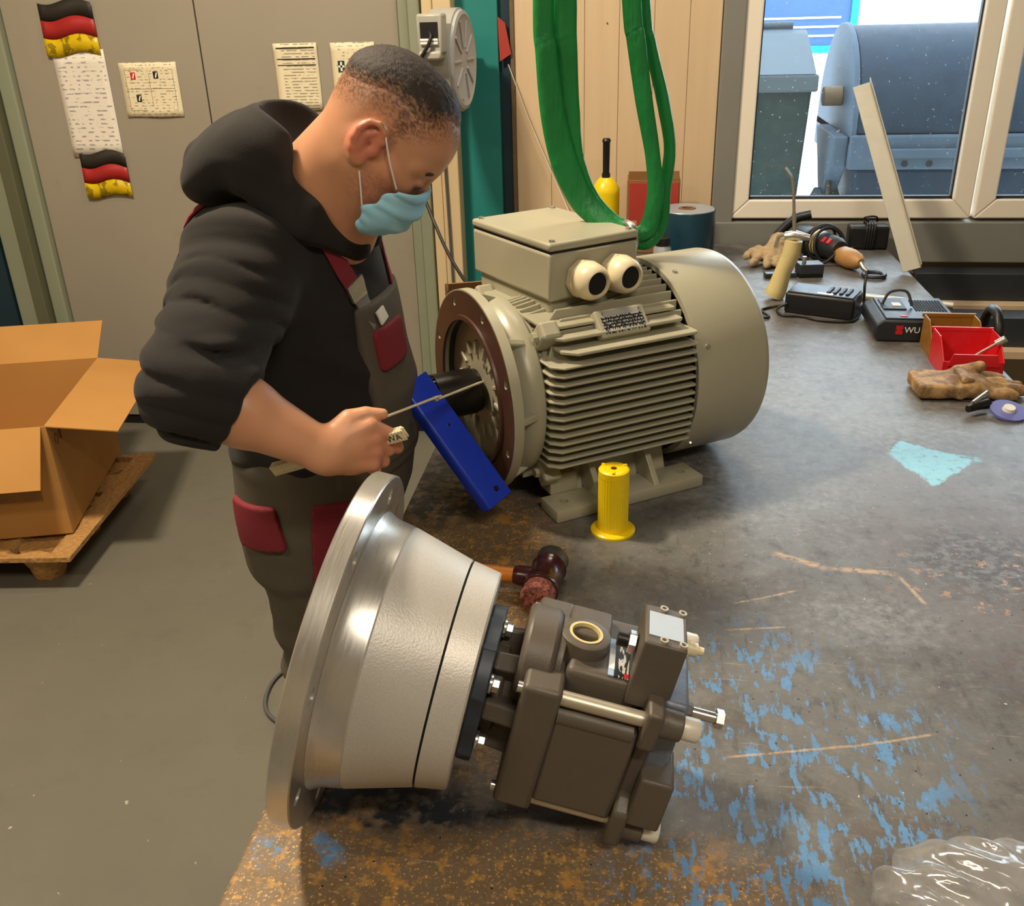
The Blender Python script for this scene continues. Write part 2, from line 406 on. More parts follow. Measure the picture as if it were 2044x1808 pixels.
    bl2 = mul(em(0.16, 0.74, 0.16, 0.10, 0, 0.5, 0.6), t.step(t.math('ADD', t.math('MULTIPLY', st, 0.6), t.math('MULTIPLY', st2, 0.6)), 0.615, 0.66))
    bl3 = mul(em(-0.36, 0.72, 0.05, 0.03, 0, 0.5, 0.6), t.step(st2, .5, .6))
    c = t.mix(mx(bl, bl2, bl3), c, t.mix(nF, rgb('#44739f'), rgb('#6c9ccb')))
    pg = [(0.517, 1.821), (0.566, 1.676), (0.655, 1.765), (0.672, 1.800), (0.558, 1.880)]; cy = None
    wob = t.math('MULTIPLY', t.math('SUBTRACT', nG, 0.5), 0.05)
    for i_ in range(5):
        (ax_, ay_), (bx_, by_) = pg[i_], pg[(i_ + 1) % 5]; L_ = math.hypot(bx_ - ax_, by_ - ay_); nx_, ny_ = -(by_ - ay_) / L_, (bx_ - ax_) / L_
        s_ = t.math('ADD', t.math('ADD', t.math('MULTIPLY', x, nx_), t.math('MULTIPLY', y, ny_)), -(ax_ * nx_ + ay_ * ny_)); k_ = t.step(t.math('ADD', s_, wob), -0.003, 0.004); cy = k_ if cy is None else t.math('MULTIPLY', cy, k_)
    c = t.mix(mul(cy, t.step(nF, 0.30, 0.46), t.step(nG, 0.30, 0.42)), c, t.mix(nF, rgb('#62a4b6'), rgb('#98cfdc')))
    cy2 = seg((0.60, 1.83), (0.70, 1.80), 0.016); c = t.mix(cy2, c, rgb('#7dc0cf'))
    # pale scratches
    sc = mx(seg((0.235, 1.41), (0.33, 1.365), 0.012), seg((0.32, 1.368), (0.435, 1.36), 0.010), seg((0.43, 1.36), (0.458, 1.262), 0.005), seg((0.12, 0.915), (0.30, 0.955), 0.003, 0.006), seg((0.28, 0.95), (0.40, 0.985), 0.003, 0.006), seg((0.16, 1.25), (0.27, 1.30), 0.003), seg((0.14, 1.18), (0.25, 1.20), 0.003))
    c = t.mix(t.math('MULTIPLY', sc, 0.6), c, rgb('#cfae84'))
    # long fine scores and specks
    sw = t.noise(1.0, 3, 0.6, co=t.mapping(co, scale=(9, 150, 1), rot=(0, 0, 0.25))); c = t.mix(t.math('MULTIPLY', t.step(sw, 0.66, 0.74), 0.4), c, rgb('#a39a8c'))
    c = t.mix(t.step(t.voro(46), 0.075, 0.05), c, rgb('#151414')); c = t.mix(mul(t.step(t.noise(150, 2), 0.74, 0.78), 0.8), c, rgb('#d8d3c6'))
    t.bump(t.math('ADD', t.math('MULTIPLY', nF, 0.6), t.math('MULTIPLY', nS, 0.4)), 0.4, 0.001)
    rg = t.math('ADD', 0.30, t.math('MULTIPLY', t.math('ADD', t.math('MULTIPLY', mx(ru, nF), 0.6), t.math('MULTIPLY', nG, 0.4)), 0.34))
    return t.set(c, rg, 0.12)
MATS['bench_top'] = bench_material()

t = NT('cast_aluminium'); n = t.noise(420, 2, 0.6); t.bump(n, 0.5, 0.0006)
MATS['cast_alu'] = t.set(t.mix(t.noise(500, 2), rgb('#c2bfb8'), rgb('#dad7d0')), 0.44, 0.35)
t = NT('turned_aluminium'); n = t.noise(1.0, 2, 0.5, co=t.mapping(scale=(900, 30, 30)))
MATS['turned_alu'] = t.set(t.mix(t.noise(26, 4), rgb('#c4c2bc'), rgb('#e6e4df')), t.math('ADD', 0.22, t.math('MULTIPLY', n, 0.16)), 0.85)
t.bump(n, 0.05, 0.0005)
t = NT('cardboard'); n = t.noise(1.0, 3, 0.5, co=t.mapping(scale=(3, 3, 160)))
MATS['cardboard'] = t.set(t.mix(t.noise(5, 4), rgb('#ad7d40'), rgb('#bf8d4c')), 0.85); t.bump(n, 0.06, 0.0005)
t = NT('pressed_wood'); v = t.voro(55, feature='F1'); n = t.noise(70, 5, 0.7)
MATS['pressed_wood'] = t.set(t.mix(n, rgb('#7a5226'), rgb('#d6a765')), 0.7); t.bump(t.math('ADD', v, n), 0.8, 0.006)
t = NT('boards'); n = t.noise(1.0, 4, 0.6, co=t.mapping(scale=(30, 30, 1.5)))
c = t.mix(n, rgb('#cdb390'), rgb('#dcc6a4')); c = t.mix(t.step(t.noise(34, 2), 0.76, 0.79), c, rgb('#4a3a2a'))
MATS['boards'] = t.set(c, 0.55)

# window glass: clear pane with grime specks
t = NT('window_glass'); tr = t.n.new('ShaderNodeBsdfTransparent'); tr.inputs[0].default_value = (0.90, 0.95, 0.97, 1)
gl = t.n.new('ShaderNodeBsdfGlossy'); gl.inputs['Roughness'].default_value = 0.02
fr = t.n.new('ShaderNodeFresnel'); fr.inputs[0].default_value = 1.45
m1 = t.n.new('ShaderNodeMixShader'); t.l.new(fr.outputs[0], m1.inputs[0]); t.l.new(tr.outputs[0], m1.inputs[1]); t.l.new(gl.outputs[0], m1.inputs[2])
df = t.n.new('ShaderNodeBsdfDiffuse'); df.inputs[0].default_value = (0.75, 0.8, 0.85, 1)
m2 = t.n.new('ShaderNodeMixShader'); sp = t.step(t.noise(85, 2), 0.71, 0.75); hz = t.math('MULTIPLY', t.noise(6, 4), 0.05)
t.l.new(t.math('MAXIMUM', t.math('MULTIPLY', sp, 0.75), hz), m2.inputs[0]); t.l.new(m1.outputs[0], m2.inputs[1]); t.l.new(df.outputs[0], m2.inputs[2])
t.l.new(m2.outputs[0], t.out.inputs[0]); MATS['glass'] = t.m
t = NT('clear_film'); tr = t.n.new('ShaderNodeBsdfTransparent'); tr.inputs[0].default_value = (0.93, 0.93, 0.93, 1)
gl = t.n.new('ShaderNodeBsdfGlossy'); gl.inputs['Roughness'].default_value = 0.12
lw = t.n.new('ShaderNodeFresnel'); lw.inputs[0].default_value = 1.5
m1 = t.n.new('ShaderNodeMixShader'); t.l.new(t.math('ADD', lw.outputs[0], 0.06, clamp=True), m1.inputs[0]); t.l.new(tr.outputs[0], m1.inputs[1]); t.l.new(gl.outputs[0], m1.inputs[2])
df = t.n.new('ShaderNodeBsdfDiffuse'); df.inputs[0].default_value = (0.85, 0.85, 0.85, 1); m2 = t.n.new('ShaderNodeMixShader'); m2.inputs[0].default_value = 0.16
t.l.new(m1.outputs[0], m2.inputs[1]); t.l.new(df.outputs[0], m2.inputs[2]); t.l.new(m2.outputs[0], t.out.inputs[0]); MATS['film'] = t.m
t = NT('lamp_diffuser'); t.set((1, 0.9, 0.75, 1), 0.5, 0, Emission_Color=(1, 0.82, 0.6, 1), Emission_Strength=6.0); MATS['lamp_diffuser'] = t.m

# ------------------------------------------------------------------ the room
WY = 3.75
struct(MB().bb(-4.2, 4.0, -3.2, WY + 0.1, -0.1, 0.0).build('floor', 'floor', smooth=0))
struct(MB().bb(-4.2, 4.0, -3.2, WY + 0.3, 3.5, 3.6).build('ceiling', 'ceiling_white', smooth=0))
struct(MB().bb(-4.3, -4.2, -3.2, WY + 0.2, 0, 3.5).build('wall_left', 'plaster', smooth=0))
struct(MB().bb(4.0, 4.1, -3.2, WY + 0.2, 0, 3.5).build('wall_right', 'plaster', smooth=0))
struct(MB().bb(-4.2, 4.0, -3.3, -3.2, 0, 3.5).build('wall_front', 'plaster', smooth=0))
WX0, WX1, WZ0, WZ1 = 0.335, 2.20, 0.935, 2.25
wb = MB()
wb.bb(-4.2, WX0, WY + 0.02, WY + 0.2, 0, 3.5).bb(WX1, 4.0, WY + 0.02, WY + 0.2, 0, 3.5)
wb.bb(WX0, WX1, WY + 0.02, WY + 0.2, 0, WZ0).bb(WX0, WX1, WY + 0.02, WY + 0.2, WZ1, 3.5)
wall_back = struct(wb.build('wall_back', 'plaster', smooth=0))
# cream boards between the dark post and the window
xs = [-0.478, -0.345, -0.22, -0.095, 0.03, 0.155, 0.268]
for a, b in zip(xs[:-1], xs[1:]):
    MB().bb(a + 0.0006, b - 0.0006, WY - 0.012, WY + 0.02, 0, 3.4).build('plank', 'boards', wall_back, 0, 0.0012, 1)
struct(MB().bb(0.270, 0.348, WY - 0.045, WY + 0.02, 0.90, 3.4).build('trim_1', 'grey_trim', smooth=0, bevel=0.004))
struct(MB().bb(0.270, 4.0, WY - 0.05, WY + 0.02, 0.775, 0.925).build('trim_2', 'grey_trim', smooth=0, bevel=0.004))
struct(MB().bb(-0.90, -0.862, WY - 0.05, WY + 0.02, 0, 3.4).build('trim_3', 'profile_green', smooth=0, bevel=0.004))
struct(MB().bb(-0.858, -0.812, WY - 0.075, WY + 0.02, 0, 3.4).build('trim_4', 'profile_green', smooth=0, bevel=0.006))
struct(MB().bb(-0.812, -0.80, WY - 0.02, WY + 0.02, 0, 3.4).build('trim_5', 'black_hole', smooth=0))
struct(MB().bb(-0.80, -0.760, WY - 0.10, WY + 0.02, 0, 3.4).bb(-0.756, -0.69, WY - 0.115, WY + 0.02, 0, 3.4).build('trim_6', 'cream_paint', smooth=0, bevel=0.004))
struct(MB().bb(-0.692, -0.535, WY - 0.03, WY + 0.02, 0, 3.4).build('trim_7', 'teal_paint', smooth=0, bevel=0.003))
struct(MB().bb(-0.535, -0.492, WY - 0.008, WY + 0.02, 0, 3.4).build('trim_8', 'navy_paint', smooth=0))
struct(MB().bb(-0.492, -0.478, WY - 0.02, WY + 0.02, 0, 3.4).build('trim_9', 'rust_brown', smooth=0))
# left door with its profiles
door = struct(thing('door_1', None, None, (-1.7, WY, 0)))
MB().bb(-0.765, 0.014, -0.03, 0.015, 0.045, 2.6).build('door_leaf', 'door_sheet', door, 0, 0.003)
MB().bb(0.019, 0.795, -0.03, 0.015, 0.045, 2.6).build('door_leaf', 'door_sheet', door, 0, 0.003)
MB().bb(-0.77, 0.80, -0.022, 0.015, 0.0, 0.045).build('threshold', 'black_hole', door, 0)
MB().bb(0.014, 0.019, -0.01, 0.012, 0.045, 2.6).build('door_seal', 'black_hole', door, 0)
struct(MB().bb(-2.53, -2.47, WY - 0.06, WY + 0.02, 0, 3.4).build('trim_10', 'profile_green', smooth=0, bevel=0.006))
struct(MB().bb(-2.59, -2.535, WY - 0.10, WY + 0.02, 0, 3.4).build('trim_11', 'profile_olive', smooth=0, bevel=0.006))
struct(MB().bb(-2.70, -2.595, WY - 0.05, WY + 0.02, 0, 3.4).build('trim_12', 'profile_green', smooth=0, bevel=0.006))
struct(MB().bb(-3.6, -2.705, WY - 0.06, WY + 0.02, 0, 3.4).build('trim_13', 'navy_paint', smooth=0))
# windows
def window(name, x0, x1, z0, z1):
    w = struct(thing(name, None, None, ((x0 + x1) / 2, WY, z0))); hw = (x1 - x0) / 2; H = z1 - z0; F = 0.068
    def mitre(nm, pts): MB().prism(pts, -0.035, 0.03, 'Y').build(nm, 'window_pvc', w, 0, 0.005)
    mitre('frame_bottom', [(-hw, 0), (hw, 0), (hw - F, F), (-hw + F, F)]); mitre('frame_top', [(-hw, H), (-hw + F, H - F), (hw - F, H - F), (hw, H)])
    mitre('frame_side', [(-hw, 0.0005), (-hw + F, F + 0.0005), (-hw + F, H - F), (-hw, H)]); mitre('frame_side', [(hw, 0.0005), (hw, H), (hw - F, H - F), (hw - F, F + 0.0005)])
    G = F - 0.002; s = MB()
    s.bb(-hw + G, hw - G, -0.012, 0.012, G, G + 0.012).bb(-hw + G, hw - G, -0.012, 0.012, H - G - 0.012, H - G).bb(-hw + G, -hw + G + 0.008, -0.012, 0.012, G, H - G).bb(hw - G - 0.008, hw - G, -0.012, 0.012, G, H - G)
    s.build('seal', 'seal_rubber', w, 0)
    MB().bb(-hw + F, hw - F, -0.003, 0.003, F, H - F).build('pane', 'glass', w, 0)
window('window_1', 0.338, 1.212, 0.937, 2.24)
window('window_2', 1.225, 2.195, 0.937, 2.24)
struct(MB().bb(0.338, 2.195, WY + 0.035, WY + 0.21, 0.925, 0.94).build('trim_14', 'alu_dull', smooth=0))

# lamps above the frame; the last is added to brighten the window wall
for i, (p, a, b, w_, c_) in enumerate(LAMPS):
    lf = thing('ceiling_lamp', ['small warm ceiling lamp above the door side of the bench', 'long ceiling lamp above the near right bench end', 'long ceiling lamp over the floor left of the bench', 'added ceiling lamp brightening the boards and window frame at the far bench end'][i], 'lamp', (p[0], p[1], 3.5))
    MB().bb(-a / 2 - 0.03, a / 2 + 0.03, -b / 2 - 0.03, b / 2 + 0.03, -0.06, 0.0).build('housing', 'white_paint', lf, 0, 0.006)
    MB().bb(-a / 2, a / 2, -b / 2, b / 2, -0.068, -0.06).build('diffuser', 'lamp_diffuser', lf, 0)

# ------------------------------------------------------------------ yard outside
yard = struct(MB().bb(-6, 16, WY + 0.25, 30, -0.35, -0.25).build('floor_yard', 'outdoor_ground', smooth=0))

# ------------------------------------------------------------------ workbench
TZ = 0.85
wbn = thing('workbench', 'long worn steel workbench with rust, scratches and blue paint remains', 'workbench', (0.2425, 2.0, 0))
OFF = Vector((-0.2425, -2.0, 0))
MB().bb(-0.42, 0.905, 0.10, 3.68, TZ - 0.028, TZ).build('tabletop', 'bench_top', wbn, 0, 0.004, 2, loc=OFF)
fr_ = MB().bb(-0.40, -0.34, 0.14, 3.64, TZ - 0.13, TZ - 0.029).bb(0.825, 0.885, 0.14, 3.64, TZ - 0.13, TZ - 0.029)
for yy in (0.14, 1.85, 3.58): fr_.bb(-0.34, 0.825, yy, yy + 0.06, TZ - 0.13, TZ - 0.029)
fr_.build('frame', 'bench_steel', wbn, 0, loc=OFF)
for lx in (-0.37, 0.855):
    for ly in (0.17, 1.88, 3.61):
        MB().bb(lx - 0.035, lx + 0.035, ly - 0.035, ly + 0.035, 0, TZ - 0.131).build('leg', 'bench_steel', wbn, 0, 0.004, loc=OFF)

# ------------------------------------------------------------------ electric motor
MO = thing('electric_motor', 'large beige electric motor with cooling fins and terminal box on the bench', 'motor', (-0.238, 1.647, TZ), (0, 0, math.radians(32.5)))
H = 0.203
MB().lathe([(-0.02, 0.10), (-0.02, 0.150), (0.29, 0.150), (0.29, 0.10)], 64, (0, 0, H)).build('stator_housing', 'motor_paint_cast', MO)
# flange end shield
fl = MB(); n = 96
fl.lathe([(-0.074, 0.135), (-0.074, 0.188), (-0.056, 0.188), (-0.056, 0.135)], n, (0, 0, H), capped=False)
fl.rings([[(-0.056, 0.135 * math.cos(2 * PI * k / n), H + 0.135 * math.sin(2 * PI * k / n)) for k in range(n)], [(-0.074, 0.135 * math.cos(2 * PI * k / n), H + 0.135 * math.sin(2 * PI * k / n)) for k in range(n)]], False, False)
fo = fl.build('flange', 'motor_paint', MO)
fo = carve(fo, [MB().cyl((-0.09, 0.168 * math.cos(a), H + 0.168 * math.sin(a)), (-0.04, 0.168 * math.cos(a), H + 0.168 * math.sin(a)), 0.0085, n=14) for a in [PI / 8 + k * PI / 4 for k in range(8)]])
fc = MB(); r_ = lambda a, r: [(a, r * math.cos(2 * PI * k / n), H + r * math.sin(2 * PI * k / n)) for k in range(n)]
fc.rings([r_(-0.0742, 0.1855), r_(-0.0752, 0.1855), r_(-0.0752, 0.142), r_(-0.0795, 0.141), r_(-0.0795, 0.133), r_(-0.0742, 0.133)], False, False)
fc = fc.build('flange_face', 'brown_primer', MO); fc['label'] = 'brown anti-rust coated mounting face of the flange'
carve(fc, [MB().cyl((-0.09, 0.168 * math.cos(a), H + 0.168 * math.sin(a)), (-0.05, 0.168 * math.cos(a), H + 0.168 * math.sin(a)), 0.0085, n=14) for a in [PI / 8 + k * PI / 4 for k in range(8)]])
MB().rings([r_(-0.066, 0.1345), r_(-0.040, 0.128), r_(-0.034, 0.085), r_(-0.034, 0.03)], False, False).build('shield_bowl', 'dark_casting', MO)
MB().lathe([(-0.056, 0.10), (-0.056, 0.150), (-0.046, 0.158), (-0.036, 0.168), (-0.020, 0.172), (-0.004, 0.168), (0.004, 0.158), (0.004, 0.10)], 72, (0, 0, H)).build('end_shield', 'motor_paint', MO)
for k in range(8):   # webs between flange and shield
    a = k * PI / 4; d = Vector((0, math.cos(a), math.sin(a)))
    w = Vector((0, -math.sin(a), math.cos(a))) * 0.007; c0 = Vector((0, 0, H))
    P = [c0 + d * 0.15 + Vector((-0.057, 0, 0)), c0 + d * 0.186 + Vector((-0.057, 0, 0)), c0 + d * 0.172 + Vector((-0.02, 0, 0)), c0 + d * 0.15 + Vector((-0.02, 0, 0))]
    MB().rings([[p - w for p in P], [p + w for p in P]]).build('shield_web', 'motor_paint', MO, 0, 0.003)
for k in range(4):   # bolts fixing the shield, on lugs
    a = PI / 4 + k * PI / 2; d = Vector((0, math.cos(a), math.sin(a))); c0 = Vector((0, 0, H)) + d * 0.183
    MB().box(c0 + Vector((0.016, 0, 0)), (0.036, 0.05, 0.034), (a, 0, 0)).build('bolt_lug', 'motor_paint_cast', MO, 0, 0.006)
    MB().cyl(c0 + Vector((-0.011, 0, 0)), c0 + Vector((-0.002, 0, 0)), 0.0095, n=6).build('shield_bolt', 'motor_paint', MO, 0, 0.001)
# bearing cover ring with studs inside the flange, and ribs
MB().lathe([(-0.036, 0.045), (-0.052, 0.050), (-0.052, 0.088), (-0.044, 0.094), (-0.034, 0.095)], 48, (0, 0, H)).build('bearing_cover', 'motor_paint_cast', MO)
for k in range(14):
    a = 2 * PI * k / 14 + 0.1; d = Vector((0, math.cos(a), math.sin(a)))
    MB().box(Vector((-0.054, 0, H)) + d * 0.080, (0.014, 0.026, 0.008), (a, 0, 0)).build('cover_rib', 'motor_paint', MO, 0, 0.002)
for k in range(4):
    a = 2 * PI * k / 4 + 0.5; d = Vector((0, math.cos(a), math.sin(a))) * 0.062 + Vector((0, 0, H))
    MB().cyl(d + Vector((-0.060, 0, 0)), d + Vector((-0.051, 0, 0)), 0.006, n=6).build('cover_screw', 'zinc', MO, 0)
sh = MB().lathe([(-0.178, 0.0), (-0.178, 0.020), (-0.176, 0.022), (-0.03, 0.022), (-0.03, 0.0)], 32, (0, 0, H)).build('shaft', 'steel_rod', MO)
hub = MB().lathe([(-0.172, 0.024), (-0.172, 0.036), (-0.168, 0.040), (-0.151, 0.040), (-0.149, 0.043), (-0.074, 0.043), (-0.070, 0.040), (-0.064, 0.040), (-0.064, 0.024)], 48, (0, 0, H)).build('coupling_hub', 'black_steel', MO)
tee = MB()
for k in range(28):
    a = 2 * PI * k / 28; d = Vector((0, math.cos(a), math.sin(a)))
    tee.box(Vector((-0.160, 0, H)) + d * 0.041, (0.018, 0.005, 0.0045), (a, 0, 0))
tee.build('coupling_teeth', 'black_steel', hub, 0)
# cooling fins: flat shelves on both flanks
def fin(z, yo, x0, x1, side, th=0.0045, notch=0.018):
    s = -1 if side < 0 else 1; rr = max(0.03, math.sqrt(max(0.0009, 0.150 ** 2 - (z - H) ** 2)) - 0.004)
    pts = [(x0 + notch, s * yo), (x1, s * yo), (x1 + 0.004, s * (yo - 0.004)), (x1 + 0.004, s * rr), (x0, s * rr), (x0, s * (yo - notch * 1.0))]
    MB().prism(pts, z - th / 2, z + th / 2, 'Z').build('cooling_fin', 'motor_paint', MO, 0, 0.0012, 1)
zs = [0.292 - 0.0158 * k for k in range(13)]
for s in (-1, 1):
    for k, z in enumerate(zs): fin(z, 0.198 - (0.010 * (k - 8) / 4 if k > 8 else 0), -0.004 + 0.0015 * max(0, 6 - k) * 0.3, 0.286, s)
    fin(0.312, 0.194, 0.024, 0.286, s, 0.006, 0.022)
# upper corner ledges and top fins
for s in (-1, 1):
    for z, yo, x0 in ((0.332, 0.168, 0.020), (0.346, 0.142, 0.010)): fin(z, yo, x0, 0.270, s, 0.006, 0.012)
for k, yv in enumerate([-0.135, -0.118, -0.10, -0.083, -0.066, -0.05, -0.033, -0.016, 0.0, 0.016, 0.033, 0.05, 0.066, 0.083, 0.10, 0.118, 0.135]):
    zt = H + math.sqrt(0.196 ** 2 - yv ** 2) - 0.006; zb = H + math.sqrt(max(0, 0.150 ** 2 - yv ** 2)) - 0.004; x0 = 0.235 if abs(yv) < 0.09 else 0.05
    MB().prism([(0.015, zb), (0.29, zb), (0.29, zt), (x0 if yv > -0.12 else 0.03, zt), (0.012, zb + 0.008)], yv - 0.0026, yv + 0.0026, 'Y').build('cooling_fin', 'motor_paint', MO, 0, 0.001, 1)
MB().prism([(-0.02, H - 0.125), (0.29, H - 0.125), (0.29, H - 0.15), (-0.02, H - 0.15)], -0.1, 0.1, 'Y').build('belly_plate', 'motor_paint_cast', MO, 0)
# nameplate on a sloping pad
pad = MB(); R = Euler((math.radians(48), 0, 0)).to_matrix()
pad.box((0.155, -0.146, 0.338), (0.10, 0.052, 0.022), R).build('nameplate_pad', 'motor_paint_cast', MO, 0, 0.004)
t = NT('nameplate_print'); x, y, z = t.xyz()[:3]
rows = t.math('FRACT', t.math('MULTIPLY', y, 170)); cells = t.noise(1, 2, 0.5, co=t.mapping(scale=(420, 170, 1)))
txt = t.math('MULTIPLY', t.step(rows, 0.35, 0.45), t.step(cells, 0.48, 0.56)); top = t.step(y, 0.010, 0.011)
MATS['nameplate_print'] = t.set(t.mix(top, t.mix(txt, rgb('#26262a'), rgb('#d5d5d5')), rgb('#b9b9b6')), 0.3, 0.3)
np_ = MB().box((0, 0, 0.0006), (0.082, 0.042, 0.0012)).build('nameplate', 'nameplate_print', MO, 0); np_.location = (0.155, -0.1545, 0.3455); np_.rotation_euler = (math.radians(48), 0, 0); np_['label'] = 'dark printed rating plate'
for dx in (-0.037, 0.037):
    for dy in (-0.017, 0.017): MB().cyl((dx, dy, 0.001), (dx, dy, 0.003), 0.0022, n=8).build('rivet', 'zinc', np_, 0)
# feet
for s in (-1, 1):
    ft = MB().bb(-0.002, 0.315, s * 0.135, s * 0.202, 0.0005, 0.024).build('foot', 'motor_paint', MO, 35, 0.003)
    carve(ft, [MB().cyl((xx, s * 0.168, -0.01), (xx, s * 0.168, 0.05), 0.0085, n=16) for xx in (0.03, 0.285)])
    for xx in (0.095, 0.215):
        MB().prism([(s * 0.196, 0.023), (s * 0.10, 0.023), (s * 0.10, 0.105), (s * 0.135, 0.105)], xx - 0.006, xx + 0.006, 'X').build('foot_rib', 'motor_paint', MO, 0, 0.002)
    MB().prism([(s * 0.137, 0.0), (s * 0.085, 0.0), (s * 0.085, 0.10), (s * 0.105, 0.10)], 0.04, 0.275, 'X').build('foot_web', 'motor_paint_cast', MO, 0, 0.004)
MB().bb(0.018, 0.075, -0.138, -0.092, 0.022, 0.062).build('number_boss', 'motor_paint_cast', MO, 0, 0.004)
# fan cover
cv = MB().lathe([(0.294, 0.188), (0.294, 0.1985), (0.300, 0.199), (0.445, 0.199), (0.455, 0.196), (0.461, 0.188), (0.463, 0.175), (0.463, 0.02)], 96, (0, 0, H), capped=False)
cv.build('fan_cover', 'motor_paint', MO, 50)
MB().lathe([(0.300, 0.03), (0.300, 0.190), (0.306, 0.190), (0.306, 0.03)], 64, (0, 0, H)).build('fan_backing', 'black_hole', MO)
for a in (math.radians(-22 + 180), math.radians(222), math.radians(200 + 140), math.radians(110)):
    d = Vector((0, math.cos(a), math.sin(a))); MB().cyl(Vector((0.318, 0, H)) + d * 0.196, Vector((0.318, 0, H)) + d * 0.2025, 0.006, 0.0045, n=10).build('cover_screw', 'zinc', MO)
# terminal box, turned a few degrees on the housing
TL, TR = (0.132, 0.068, 0.372), (0, 0, math.radians(6))
TB = MB().bb(-0.096, 0.096, -0.138, 0.138, 0.0, 0.086).build('terminal_box', 'motor_paint', MO, 35, 0.006, loc=TL, rot=TR)
MB().bb(-0.09, 0.09, -0.125, 0.125, -0.035, 0.0).build('box_neck', 'motor_paint', TB, 0, 0.006)
MB().bb(-0.094, 0.094, -0.136, 0.136, 0.086, 0.089).build('gasket', 'black_hole', TB, 0)
MB().bb(-0.097, 0.097, -0.139, 0.139, 0.089, 0.104).build('box_lid', 'motor_paint', TB, 35, 0.005)
for dx in (-0.083, 0.083):
    for dy in (-0.125, 0.125): MB().cyl((dx, dy, 0.1035), (dx, dy, 0.1075), 0.0055, n=12).build('lid_screw', 'zinc', TB)
for gx in (-0.030, 0.042):
    g0 = Vector((gx, -0.138, 0.036)); gd = Vector((0.0, -1, -0.03)).normalized()
    gl_ = MB().cyl(g0, g0 + gd * 0.018, 0.036, n=8, ph=0.2).build('cable_gland', 'ivory_plastic', MO, 25, 0.003, loc=TL, rot=TR)
    MB().lathe([(0.016, 0.020), (0.016, 0.033), (0.024, 0.034), (0.040, 0.032), (0.052, 0.026), (0.054, 0.022), (0.048, 0.0195), (0.016, 0.0185)], 36, axis='Z', capped=False).build('gland_nut', 'ivory_plastic', gl_, 50, loc=g0, rot=gd.to_track_quat('Z', 'Y').to_euler())
    MB().cyl(g0 + gd * 0.030, g0 + gd * 0.049, 0.0195, n=24).build('gland_plug', 'black_hole', gl_, 0)
# lifting eye
ey = MB().lathe([(0, 0.016), (0.012, 0.016), (0.02, 0.010), (0.035, 0.009)], 20, (0.255, 0, 0.392), 'Z')
ring = [(0.255 + 0.0, 0.026 * math.cos(2 * PI * k / 28), 0.392 + 0.056 + 0.026 * math.sin(2 * PI * k / 28)) for k in range(29)]
ey.tube(ring, 0.0075, 10); ey.build('lifting_eye', 'zinc', MO, 60)
# ------------------------------------------------------------------ hydraulic pump with bell housing
PU = thing('hydraulic_pump', 'brown grey hydraulic pump bolted to a silver aluminium bell housing', 'pump', (-0.308, 0.840, 1.0455), (0, math.radians(13.5), math.radians(-1.0)))
n = 96
def ring_solid(prof, mat, name, parent=PU, nn=96, smooth=30):
    """closed ring: profile loop (a, r) turned about the local X axis"""
    b = MB(); rs = [[(a, r * math.cos(2 * PI * k / nn), r * math.sin(2 * PI * k / nn)) for k in range(nn)] for a, r in prof]
    b.rings(rs + [rs[0]], False, False); return b.build(name, mat, parent, smooth)
d = ring_solid([(-0.024, 0.10), (-0.024, 0.1985), (-0.0225, 0.200), (-0.0015, 0.200), (0, 0.1985), (0, 0.10)], 'turned_alu', 'flange_disc')
carve(d, [MB().cyl((-0.05, 0.177 * math.cos(a), 0.177 * math.sin(a)), (0.02, 0.177 * math.cos(a), 0.177 * math.sin(a)), 0.0095, n=16) for a in [PI / 8 + k * PI / 4 for k in range(8)]])
ring_solid([(0.0002, 0.11), (0.0002, 0.1585), (0.004, 0.1565), (0.010, 0.153), (0.034, 0.1485), (0.034, 0.11)], 'turned_alu', 'machined_collar')
bh = ring_solid([(0.012, 0.10), (0.034, 0.1475), (0.036, 0.1482), (0.107, 0.1285), (0.1074, 0.10)], 'cast_alu', 'bell_housing')
ring_solid([(0.107, 0.10), (0.1075, 0.1262), (0.1095, 0.1262), (0.110, 0.10)], 'black_hole', 'joint_groove')
ring_solid([(0.1095, 0.06), (0.1096, 0.128), (0.141, 0.1225), (0.143, 0.1208), (0.143, 0.06)], 'cast_alu', 'housing_ring')
MB().prism([(0.078 * math.cos(2 * PI * k / 40) * (1.12 if k % 10 in (3, 4, 5, 6, 7) else 1.0), 0.078 * math.sin(2 * PI * k / 40) * (1.12 if k % 10 in (3, 4, 5, 6, 7) else 1.0)) for k in range(40)], 0.1435, 0.160, 'X').build('adapter_plate', 'pump_flange_blue', PU, 30, 0.002)
for k in range(6):
    a = k * PI / 3 + 0.35; yv, zv = 0.071 * math.cos(a), 0.071 * math.sin(a)
    hb = MB().cyl((0.1605, yv, zv), (0.163, yv, zv), 0.0105, n=20).build('washer', 'zinc', PU)
    MB().cyl((0.1632, yv, zv), (0.171, yv, zv), 0.0085, n=6, ph=k).build('bolt', 'zinc', hb, 0, 0.0008)
